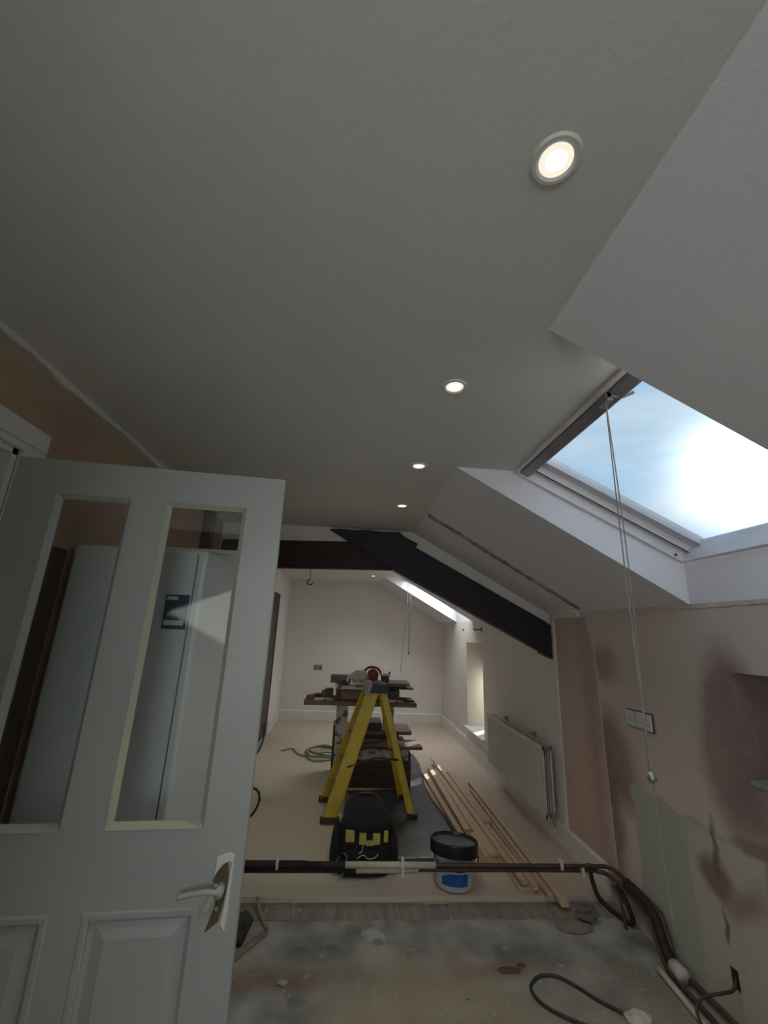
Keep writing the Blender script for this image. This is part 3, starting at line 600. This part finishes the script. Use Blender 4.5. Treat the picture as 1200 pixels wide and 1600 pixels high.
# third, darker pair running round the corner by the wall with a drop into the floor
pipe('drop_pipe', [(1.60, 3.02, .145), (1.60, 2.99, .06), (1.61, 2.93, .0), (1.66, 2.78, -.02), (1.675, 2.73, .0), (1.655, 2.74, .08), (1.645, 2.80, .14)], .013, 'rubber', 'black pipe looping down to the floor beside the skirting end', sp=5)
pipe('drop_pipe', [(1.62, 2.80, .14), (1.625, 2.755, .10), (1.63, 2.74, .04), (1.63, 2.73, -.028)], .009, 'pipe', 'thin upright brown pipe dropping into the near floor', sp=5)
wr = MB(); wr.tube(spline([(1.672, 2.75, .17), (1.672, 2.60, .165), (1.668, 2.52, .13), (1.66, 2.46, .05), (1.655, 2.40, .015)], 6), .026, 12, None)
wr.build('foam_wrap', 'rubber', hp, smooth=True)
MB().tube([(1.655, 2.40, .012), (1.652, 2.33, .012)], .030, 12).build('pipe_joint', 'cloth', hp, smooth=True)
pipe('floor_pipe', [(1.59, 2.42, -.012), (1.575, 2.2, -.016), (1.56, 1.9, -.016), (1.54, 1.2, -.016)], .012, 'lag', 'pale pipe lying on the floor in front of the dark pair', sp=4)
pipe('wall_cable', [(XR-.002, 2.09, .16), (XR-.02, 2.09, .12), (XR-.05, 2.12, .09), (1.60, 2.16, .05), (1.56, 2.15, .01), (1.54, 2.05, -.02), (1.53, 1.8, -.024)], .006, 'cable', 'grey cable hanging out of the wall over the floor pipes', 'cable', sp=6)
MB().box(XR-.002, XR+.02, 2.075, 2.11, .12, .19).build('cable_hole', 'black', label='small dark hole in the wall where the grey cable comes out', category='hole')
pipe('black_hose', [(-.60, 3.12, .008), (-.60, 3.14, .1), (-.59, 3.2, .28), (-.545, 3.2, .33), (-.515, 3.2, .40), (-.53, 3.2, .46), (-.60, 3.2, .49)], .008, 'cable', 'black curved hose sticking out beside the door edge', 'hose', sp=6)
pipe('floor_cable', [(-1.08, 6.45, .22), (-1.05, 6.35, .13), (-1.03, 6.2, .06), (-1.02, 5.9, .01), (-1.06, 5.6, .012)], .012, 'cable', 'black cable on the floor at the foot of the dark far door', 'cable', sp=6)

# ---------------------------------------------------------------- dark floor sheet
sh = MB(); nx, ny = 14, 40
def edgex(v):
    yl = 3.34+v*2.6
    return (.02+.10*v if yl < 4.7 else .72), (.905+.03*math.sin(v*9)), yl
grid = []
for j in range(ny+1):
    x0, x1, y = edgex(j/ny); row = []
    for i in range(nx+1):
        xx = x0+(x1-x0)*i/nx; z = .004+.004*abs(math.sin(xx*21+y*3))*abs(math.sin(y*7+xx*4))+random.random()*.0015
        row.append(sh.bm.verts.new((xx, y, z)))
    grid.append(row)
for j in range(ny):
    for i in range(nx): sh.bm.faces.new((grid[j][i], grid[j][i+1], grid[j+1][i+1], grid[j+1][i]))
o = sh.build('dust_sheet', 'sheet', smooth=True, label='dark blue grey plastic dust sheet laid under the ladder and bag', category='sheet')
sm = o.modifiers.new('solid', 'SOLIDIFY'); sm.thickness = .002; sm.offset = 0

# ---------------------------------------------------------------- timber laths
TB = [ # (x0,y0,x1,y1, z0, thickness, width, mat, label)
 (.925, 5.17, .975, 3.32, .006, .020, .045, 'pine', 'leftmost thin lath beside the dark dust sheet'),
 (1.045, 5.28, 1.065, 3.33, .001, .020, .120, 'pine3', 'wide dull board at the bottom left of the timber pile'),
 (1.170, 5.10, 1.195, 3.02, .001, .020, .120, 'pine', 'wide board at the bottom middle of the timber pile'),
 (1.290, 4.95, 1.293, 3.05, .001, .020, .065, 'pine', 'board under the right side of the timber pile'),
 (1.02, 5.27, 1.022, 3.75, .0215, .020, .055, 'pine2', 'pale narrow board on the left of the timber pile top'),
 (1.110, 5.23, 1.120, 3.38, .0215, .021, .120, 'pine2', 'widest pale board on top of the timber pile'),
 (1.100, 5.56, 1.170, 3.00, .043, .022, .038, 'pine2', 'long lath whose far end sticks out past the pile'),
 (1.225, 5.15, 1.225, 3.90, .0215, .020, .085, 'pine', 'reddish board on the right of the pile top'),
 (1.205, 3.85, 1.235, 2.98, .0215, .020, .030, 'pine2', 'thin lath near the pipes on the right of the wide board'),
 (1.365, 4.86, 1.352, 2.86, .001, .030, .045, 'pine2', 'right outermost lath reaching over the raised floor edge'),
 (1.300, 4.60, 1.290, 2.91, .0215, .020, .032, 'pine', 'lath just left of the outermost one, ending over the old boards'),
 (1.045, 3.70, 1.045, 3.34, .0215, .018, .030, 'pine2', 'short lath lying beside the tub'),
]
for (x0, y0, x1, y1, z0, th, w, mt, lb) in TB:
    d = Vector((x1-x0, y1-y0, 0)); L = d.length; an = math.atan2(d.y, d.x)+math.pi/2
    T = Matrix.Translation(((x0+x1)/2, (y0+y1)/2, z0)) @ Matrix.Rotation(an, 4, 'Z')
    o = MB().box(-w/2, w/2, -L/2, L/2, 0, th).build('timber_lath', mt, bevel=.002, label=lb, category='timber', group='sawn timber laths on the floor'); o.matrix_world = T

# ---------------------------------------------------------------- stack of boards and boxes
def brd(name, x0, x1, y0, y1, z0, z1, mat, label, cat='board', rot=0, group=None, tilt=0):
    T = Matrix.Translation(((x0+x1)/2, (y0+y1)/2, z0)) @ Matrix.Rotation(rot, 4, 'Z') @ Matrix.Rotation(tilt, 4, 'Y')
    o = MB().box(-(x1-x0)/2, (x1-x0)/2, -(y1-y0)/2, (y1-y0)/2, 0, z1-z0).build(name, mat, bevel=.002, label=label, category=cat)
    o.matrix_world = T
    if group: o['group'] = group
    return o
bx = thing('open_crate', (.385, 5.0, 0), 'large dark brown box with white inside standing on the floor behind the ladder', 'box')
MB().box(.055, .715, 4.73, 4.75, .002, .245).build('front_panel', 'darkwood', bx, bevel=.002)
MB().box(.055, .075, 4.752, 5.30, .002, .31).box(.695, .715, 4.752, 5.30, .002, .31).box(.055, .715, 5.301, 5.32, .002, .31).build('side_panel', 'darkwood', bx, bevel=.002)
MB().box(.076, .694, 4.78, 5.30, .003, .350).build('inner_box', 'distress', bx, bevel=.002)
brd('shelf_board', .0, .825, 4.70, 5.0, .352, .380, 'midwood', 'brown shelf board on the crate with a sunlit patch', rot=.02)
brd('shelf_board', -.02, .76, 5.02, 5.42, .42, .455, 'midwood', 'second brown shelf board behind the sunlit one')
brd('offcut_block', .10, .62, 5.03, 5.25, .352, .419, 'darkwood', 'dark block between the two low shelf boards', 'block')
brd('offcut_block', .20, .43, 5.05, 5.35, .456, .53, 'darkwood', 'dark untidy offcut on the second shelf board', 'block')
brd('plank_offcut', -.02, .42, 4.78, 4.86, .381, .401, 'midwood', 'short brown offcut on the sunlit board', rot=.28)
brd('side_panel_board', -.075, .05, 4.96, 5.0, .002, .747, 'distress', 'flaking white upright board under the left of the workbench top', cat='board')
brd('side_panel_board', .44, .56, 5.05, 5.09, .456, .747, 'distress', 'flaking white upright board under the right of the workbench top', cat='board')
brd('small_crate', -.10, -.025, 5.03, 5.3, .002, .50, 'darkwood', 'dark brown box end at the left foot of the stack', 'box')
brd('bench_plank', -.41, .76, 4.70, 5.12, .748, .790, 'midwood', 'long thick brown plank forming the bench top', 'plank')
db = brd('drawer_box', -.09, .58, 4.74, 5.10, .791, .904, 'darkwood', 'dark brown drawer box lying on the bench plank', 'drawer')
MB().box(-.275, .09, -.187, -.182, .012, .10).build('drawer_front', 'midwood').parent = db
brd('shelf_board', -.10, .33, 4.72, 5.14, .905, .937, 'distress', 'scuffed white and brown board on the drawer box')
brd('shelf_board', .22, .64, 4.74, 5.2, .938, .956, 'midwood', 'brown board lying right of the red saw')
brd('shelf_board', .34, .74, 4.82, 5.22, .905, .920, 'darkwood', 'dark board jutting out right of the drawer box')
brd('shelf_board', .42, .70, 4.75, 5.1, .957, .972, 'midwood', 'topmost brown board at the right of the stack', rot=-.05)
brd('wood_block', -.16, .06, 4.95, 5.15, .938, 1.01, 'midwood', 'brown block on the upper left of the stack', 'block')
brd('wood_block', -.20, -.12, 4.74, 4.85, .791, .90, 'darkwood', 'upright dark block on the left of the bench plank', 'block')
brd('white_offcut', -.31, -.10, 4.72, 4.76, .791, .815, 'distress', 'white painted offcut at the front left of the bench plank', 'offcut')
brd('plank_offcut', -.36, -.28, 4.80, 5.05, .791, .82, 'midwood', 'long thin offcut lying back from the white one', rot=-.35)
brd('plank_offcut', -.23, -.17, 4.9, 5.1, .791, .86, 'midwood', 'stubby offcut behind the upright block', rot=-.2)
brd('white_offcut', .45, .63, 4.72, 4.76, .791, .812, 'distress', 'white painted offcut at the front right of the bench plank', 'offcut')
brd('plank_offcut', .60, .72, 4.76, 4.95, .791, .806, 'darkwood', 'dark offcut at the right end of the bench plank', rot=.3)
# red power saw
sw = thing('circular_saw', (.30, 4.92, .957), 'red handheld power saw on top of the stack', 'power tool')
b_ = MB(); b_.lathe([(.01, -.03), (.05, -.032), (.062, -.015), (.062, .015), (.05, .032), (.01, .03)], 24, Matrix.Translation((.30, 4.92, 1.035)) @ Matrix.Rotation(math.pi/2, 4, 'X')); b_.build('blade_guard', 'red', sw, smooth=True)
MB().tube(spline([(.20, 4.92, 1.06), (.24, 4.92, 1.105), (.30, 4.92, 1.115), (.36, 4.92, 1.095), (.39, 4.92, 1.05)], 5), .014, 10).build('handle', 'red', sw, smooth=True)
MB().box(.24, .355, 4.87, 4.97, .985, 1.02).build('motor_housing', 'red', sw, bevel=.012, seg=3)
MB().box(.22, .365, 4.85, 4.98, .957, .966).build('base_plate', 'steel', sw, bevel=.002)
bt = thing('battery_drill', (.44, 4.88, .973), 'squat black and grey tool beside the red saw', 'power tool')
MB().box(.39, .475, 4.84, 4.92, .974, 1.03).build('battery', 'black', bt, bevel=.006)
MB().box(.378, .49, 4.85, 4.91, 1.03, 1.055).build('top_case', 'steel', bt, bevel=.005)
MB().tube([(.48, 4.88, 1.045), (.48, 4.88, 1.078)], .009, 10).build('knob', 'black', bt)
cl_ = MB(); rings = []
for j in range(9):
    a = j/8; R_ = .058*math.sin(.35+a*2.5)+.02; z = .958+.125*a
    rings.append([Vector((.135+R_*1.25*math.cos(k*.3927)+random.uniform(-.013, .013)+.03*a, 4.85+R_*.7*math.sin(k*.3927)+random.uniform(-.01, .01), z+random.uniform(-.008, .008))) for k in range(16)])
cl_.loft(rings); cl_.build('dust_bag', 'cloth', label='crumpled white bag left of the red saw', category='bag')
MB().tube(spline([(.02, 4.80, .95), (.025, 4.79, 1.0), (.05, 4.79, 1.035), (.075, 4.79, 1.02)], 5), .014, 8).build('tool_nozzle', 'tub', smooth=True, label='small white nozzle beside the crumpled bag', category='nozzle')
MB().prism([(-.07, .94), (.05, .94), (.01, .985), (-.02, .99)], 4.78, 4.84, yxz).build('black_clamp', 'black', bevel=.004, label='black wedge shaped clamp at the left of the white bag', category='clamp')

# ---------------------------------------------------------------- step ladder
ld = thing('step_ladder', (.27, 4.2, 0), 'yellow fibreglass step ladder standing open with dark cap', 'ladder')
def rail(p, q, w, d, name, side=1):
    p, q = Vector(p), Vector(q); ax = (q-p).normalized(); L = (q-p).length
    yv = Vector((0, 1, 0)); yv = (yv-ax*yv.dot(ax)).normalized(); xv = yv.cross(ax).normalized()
    T = Matrix((xv, yv, ax)).transposed().to_4x4(); T.translation = p
    mb = MB()
    th = .006
    mb.box(-w/2, w/2, -th/2, th/2, 0, L, T)
    mb.box(-w/2, -w/2+th, -th/2, d*side, 0, L, T) if side > 0 else mb.box(-w/2, -w/2+th, d*side, th/2, 0, L, T)
    mb.box(w/2-th, w/2, -th/2, d*side, 0, L, T) if side > 0 else mb.box(w/2-th, w/2, d*side, th/2, 0, L, T)
    return mb.build(name, 'yellow', ld, bevel=.0015), T, L
N0, N1 = (-.065, 3.91, .02), (.262, 4.07, 1.0)
F0, F1 = (-.105, 4.35, .02), (.242, 4.32, 1.0)
rail(N0, N1, .115, .032, 'front_rail', 1); rail(F0, F1, .115, .032, 'front_rail', -1)
R0, R1 = (.620, 4.03, .02), (.345, 4.09, 1.0)
Q0, Q1 = (.585, 4.45, .02), (.335, 4.30, 1.0)
rail(R0, R1, .060, .025, 'rear_rail', 1); rail(Q0, Q1, .060, .025, 'rear_rail', -1)
for k in range(4):
    f = (k+.75)/4.6; a = Vector(N0).lerp(Vector(N1), f); b = Vector(F0).lerp(Vector(F1), f); c = (a+b)/2; ln = (b-a).length-.012
    T = Matrix.Translation(c) @ Matrix.Rotation(math.atan2((b-a).x, -(b-a).y)*0, 4, 'Z')
    mb = MB(); mb.box(-.048, .048, -ln/2, ln/2, -.004, .004, T); mb.box(-.052, -.046, -ln/2, ln/2, -.026, .004, T); mb.box(.046, .052, -ln/2, ln/2, -.02, .004, T)
    mb.build('tread', 'steel', ld, bevel=.001)
for f in (.16, .40): 
    a = Vector(R0).lerp(Vector(R1), f); b = Vector(Q0).lerp(Vector(Q1), f); MB().tube([a, b], .009, 8).build('rear_brace', 'yellow', ld, smooth=True)
dg = MB(); a = Vector(R0).lerp(Vector(R1), .28); b = Vector(Q0).lerp(Vector(Q1), .45); dg.tube([a, b], .006, 8); dg.build('diagonal_brace', 'steel', ld)
for (a, b, c, d, f) in ((N0, N1, R0, R1, .44), (F0, F1, Q0, Q1, .44)):
    p = Vector(a).lerp(Vector(b), f-.06); q = Vector(c).lerp(Vector(d), f-.02); m2 = (p+q)/2+Vector((.02, 0, .045))
    MB().tube([p, m2, q], .009, 8).build('spreader', 'darkwood', ld)
MB().prism([(.215, .965), (.40, .965), (.405, 1.0), (.38, 1.035), (.235, 1.04), (.22, 1.02)], 4.045, 4.335, yxz).build('top_cap', pbr('ladder_cap', (.014, .018, .024), (.022, .026, .03), .45, 20), ld, bevel=.006)
MB().prism([(.178, .955), (.225, .955), (.250, 1.040), (.222, 1.046)], 4.04, 4.34, yxz).build('front_lip', 'grey_metal', ld, bevel=.003)
for p, nm in ((N0, 'front_foot'), (F0, 'front_foot')):
    MB().box(p[0]-.07, p[0]+.055, p[1]-.012, p[1]+.035, 0.009, .05).build('rubber_foot', 'darkwood', ld, bevel=.004)
for p in (R0, Q0): MB().box(p[0]-.035, p[0]+.05, p[1]-.02, p[1]+.03, 0.009, .04).build('rubber_foot', 'black', ld, bevel=.005)

# ---------------------------------------------------------------- tool bag
tb = thing('tool_backpack', (.19, 3.30, .01), 'black tool backpack with yellow tabs standing on the dust sheet', 'bag')
def sring(cx, cy, z, rx, ry, n=32, p=3.2):
    out = []
    for k in range(n):
        a = k*2*math.pi/n; c_, s_ = math.cos(a), math.sin(a)
        out.append(Vector((cx+rx*abs(c_)**(2/p)*(1 if c_ >= 0 else -1), cy+ry*abs(s_)**(2/p)*(1 if s_ >= 0 else -1), z)))
    return out
lev = [(.010, .185, .125, 3.275), (.03, .192, .13, 3.275), (.10, .188, .13, 3.28), (.20, .180, .127, 3.285), (.255, .172, .122, 3.29)]
MB().loft([sring(.19, cy, z, rx*.95, ry) for z, rx, ry, cy in lev]).build('body', 'fabric', tb, smooth=True)
lev = [(.245, .172, .132, 3.29), (.262, .180, .140, 3.285), (.30, .174, .138, 3.295), (.34, .160, .128, 3.31), (.372, .138, .108, 3.33), (.392, .10, .075, 3.34), (.398, .04, .03, 3.345)]
MB().loft([sring(.19, cy, z, rx*.86, ry) for z, rx, ry, cy in lev]).build('lid_flap', 'fabric', tb, smooth=True)
MB().tube(spline([(.12, 3.34, .375), (.14, 3.34, .405), (.19, 3.34, .412), (.24, 3.34, .405), (.26, 3.34, .375)], 5), .012, 8).build('carry_handle', 'black', tb, smooth=True)
fy = 3.146
for (x0, x1, z0, z1) in ((.062, .118, .200, .262), (.150, .195, .186, .248), (.238, .285, .186, .245), (.308, .336, .200, .258)):
    MB().box(x0, x1, fy-.006, fy+.02, z0, z1).build('yellow_tab', 'ochre', tb, bevel=.003)
MB().box(.195, .245, fy-.007, fy+.02, .180, .205).build('yellow_tab', 'ochre', tb, bevel=.002)
for (x0, x1) in ((.055, .17), (.175, .29)): MB().box(x0, x1, fy-.016, fy+.02, .03, .155).build('front_pocket', 'fabric', tb, bevel=.012, seg=3)
for s_, cx in ((-1, .005), (1, .375)):
    MB().loft([sring(cx, 3.27, z, r_, .09, 20, 2.4) for z, r_ in ((.03, .030), (.08, .042), (.16, .036), (.22, .026), (.26, .014))]).build('side_pocket', 'fabric', tb, smooth=True)
lp = MB(); lp.tube(spline([(.03, fy-.02, .13), (.005, fy-.02, .09), (.01, fy-.02, .04), (.045, fy-.02, .03), (.07, fy-.02, .07), (.075, fy-.02, .13), (.05, fy-.02, .15)], 6), .0035, 6); lp.build('loop_cord', 'cord', tb)
lp = MB(); lp.tube(spline([(.15, fy-.02, .145), (.17, fy-.024, .16), (.175, fy-.02, .19)], 4), .003, 6); lp.tube(spline([(.14, fy-.02, .12), (.18, fy-.024, .14), (.21, fy-.024, .12), (.25, fy-.024, .125), (.275, fy-.02, .145)], 5), .003, 6); lp.build('loose_string', 'cloth', tb)

# ---------------------------------------------------------------- bucket
bk = thing('paint_tub', (.75, 3.10, 0), 'white plastic tub with a black lid and blue label standing behind the pipes', 'bucket')
T = Matrix.Translation((.755, 3.095, 0.008))
MB().lathe([(.002, 0), (.112, 0), (.118, .008), (.134, .175), (.141, .18), (.141, .195), (.134, .20), (.002, .20)], 48, T).build('tub', 'tub', bk, smooth=False, bevel=.0)
TL = Matrix.Translation((.755, 3.095, .235)) @ Matrix.Rotation(math.radians(-6), 4, 'X') @ Matrix.Rotation(math.radians(3), 4, 'Y')
MB().lathe([(.002, -.026), (.135, -.026), (.142, -.062), (.149, -.060), (.151, .0), (.149, .008), (.141, .010), (.137, .004), (.130, -.004), (.002, -.006)], 56, TL).build('lid', 'lid', bk, smooth=False)
lb = MB(); n = 14; rr = []
for i in range(n+1):
    a = math.radians(-140+75*i/n); rr.append(a)
for i in range(n):
    for (z0, z1) in ((.035, .10 if i > 4 else .075+.006*i),):
        f = lambda z: .1205+.016*z/.17*1.0
        v = [lb.bm.verts.new(T @ Vector((f(z)*math.cos(a), f(z)*math.sin(a), z))) for a, z in ((rr[i], z0), (rr[i+1], z0), (rr[i+1], z1), (rr[i], z1))]
        lb.bm.faces.new(v)
o = lb.build('blue_label', 'blue', bk); so_ = o.modifiers.new('solid', 'SOLIDIFY'); so_.thickness = .002; so_.offset = 1
MB().tube(spline([(.615, 3.09, .20), (.63, 2.975, .165), (.755, 2.945, .13), (.87, 2.975, .165), (.895, 3.09, .20)], 6), .0035, 6).build('wire_handle', 'black', bk)

# ---------------------------------------------------------------- far floor cable
gc = MB(); pts = []
random.seed(3)
for loop in range(4):
    for k in range(10):
        a = k*.628+loop*.4; pts.append((-.22+(.25-.03*loop)*math.cos(a)+random.uniform(-.04, .04), 5.85+(.30-.04*loop)*math.sin(a)+random.uniform(-.04, .04), .012+.018*loop))
pts = [(-.75, 5.95, .012), (-.62, 6.05, .012), (-.45, 5.75, .012)] + pts
gc.tube(spline(pts, 5), .008, 7); gc.build('extension_cable', 'greencable', smooth=True, label='tangled green grey cable heap on the far floor left of the stack', category='cable')

# ---------------------------------------------------------------- near floor debris
Z = ZN
def strip_obj(name, pts, w, th, mat, label, cat):
    mb = MB(); rings = []
    P = [Vector(p) for p in pts]
    for i, p in enumerate(P):
        d = (P[min(i+1, len(P)-1)]-P[max(i-1, 0)]); d.z = 0; d.normalize(); sd = Vector((-d.y, d.x, 0))*w/2
        rings.append([p-sd, p+sd, p+sd+Vector((0, 0, th)), p-sd+Vector((0, 0, th))])
    mb.loft(rings); return mb.build(name, mat, label=label, category=cat, bevel=.001)
strip_obj('bent_card_strip', [(-.52, 2.44, Z+.003), (-.42, 2.60, Z+.004), (-.34, 2.72, Z+.006)], .045, .003, 'card', 'bent tan card strip poking out past the door edge', 'scrap')
strip_obj('bent_card_strip', [(-.325, 2.73, Z+.011), (-.38, 2.83, Z+.02), (-.425, 2.93, Z+.05)], .018, .004, 'card', 'thin curled strip rising behind the tan card by the door', 'scrap')
MB().prism([(-.56, 2.60), (-.43, 2.62), (-.415, 2.80), (-.46, 2.87), (-.56, 2.80)], Z+.001, Z+.03, lambda p, q, w: Vector((p, q, w))).build('dark_rag', 'black', bevel=.01, label='dark rag on the near floor beside the door edge', category='rag')
sp_ = MB(); sp_.loft([[Vector((1.33+.10*a*math.cos(k*.7854)+.02*random.random(), 2.74+.06*a*math.sin(k*.7854)+.02*random.random(), Z+.002+zz)) for k in range(8)] for a, zz in ((1, 0), (1.05, .004), (.8, .008), (.5, .01))])
sp_.build('paper_scrap', 'card', label='flat tan scrap at the right on the near floor', category='scrap')
sp_ = MB(); sp_.loft([[Vector((1.43+.055*a*math.cos(k*.7854)+.025*random.random(), 2.79+.045*a*math.sin(k*.7854)+.02*random.random(), Z+.012+zz)) for k in range(8)] for a, zz in ((.7, 0), (1.05, .01), (1.0, .03), (.8, .05), (.35, .062))])
sp_.build('crumpled_paper', pbr('grey_crumpled_paper', (.16, .145, .13), (.10, .09, .08), .85, 20, bump=.6), label='crumpled grey brown paper lump beside the flat scrap at right', category='scrap')
def lump(x, y, r, h, mat, name, label, cat, sx=1.4):
    mb = MB(); mb.loft([[Vector((x+r*sx*a*math.cos(k*.7854)+random.uniform(-.2, .2)*r, y+r*a*math.sin(k*.7854)+random.uniform(-.2, .2)*r, Z+.0006+zz*h)) for k in range(8)] for a, zz in ((.9, 0), (1, .5), (.5, 1))])
    return mb.build(name, mat, label=label, category=cat)
lump(1.31, 2.17, .042, .03, 'cloth', 'plug_adaptor', 'pale grey plug at the end of the dark cable on the near floor', 'plug', 1.5)
lump(.86, 2.45, .02, .008, 'faded', 'red_scrap', 'small faded red scrap on the near floor', 'scrap', 3)
lump(.93, 2.48, .012, .01, 'faded', 'red_scrap', 'tiny red crumb right of the larger red scrap', 'scrap', 2)
bits = [(.245, 2.647, .02, 'pale plaster chip in the middle of the near floor'), (-.30, 2.94, .025, 'pale plaster chip nearest the door edge'), (-.18, 2.90, .013, 'tiny plaster crumb right of the chip by the door'),
        (-.20, 2.40, .018, 'plaster crumb low left on the near floor'), (1.62, 2.90, .018, 'white chip by the right wall foot'), (.0, 2.86, .016, 'pale chip between door and middle of the near floor'),
        (.62, 2.30, .008, 'dark speck sized crumb left of the cable loop'), (1.50, 2.45, .010, 'crumb beside the floor pipes')]
for x, y, r, l in bits: lump(x, y, r, .008, 'plaster_bits', 'plaster_chip', l, 'plaster chip')['group'] = 'plaster crumbs on the near floor'
strip_obj('wood_sliver', [(.53, 2.95, Z+.006), (.60, 2.96, Z+.006), (.68, 2.955, Z+.006)], .025, .006, 'pine', 'pale wood sliver on the old boards below the bucket', 'scrap')
pipe('power_cable', [(1.27, 2.19, Z+.012), (1.20, 2.26, Z+.008), (1.12, 2.36, Z+.008), (1.06, 2.405, Z+.008), (.98, 2.40, Z+.008), (.92, 2.34, Z+.008), (.93, 2.26, Z+.008), (1.0, 2.19, Z+.008), (1.10, 2.13, Z+.008), (1.22, 2.06, Z+.008), (1.35, 1.95, Z+.008)], .0065, 'cable', 'dark cable looping over the near floor at lower right', 'cable', sp=6)
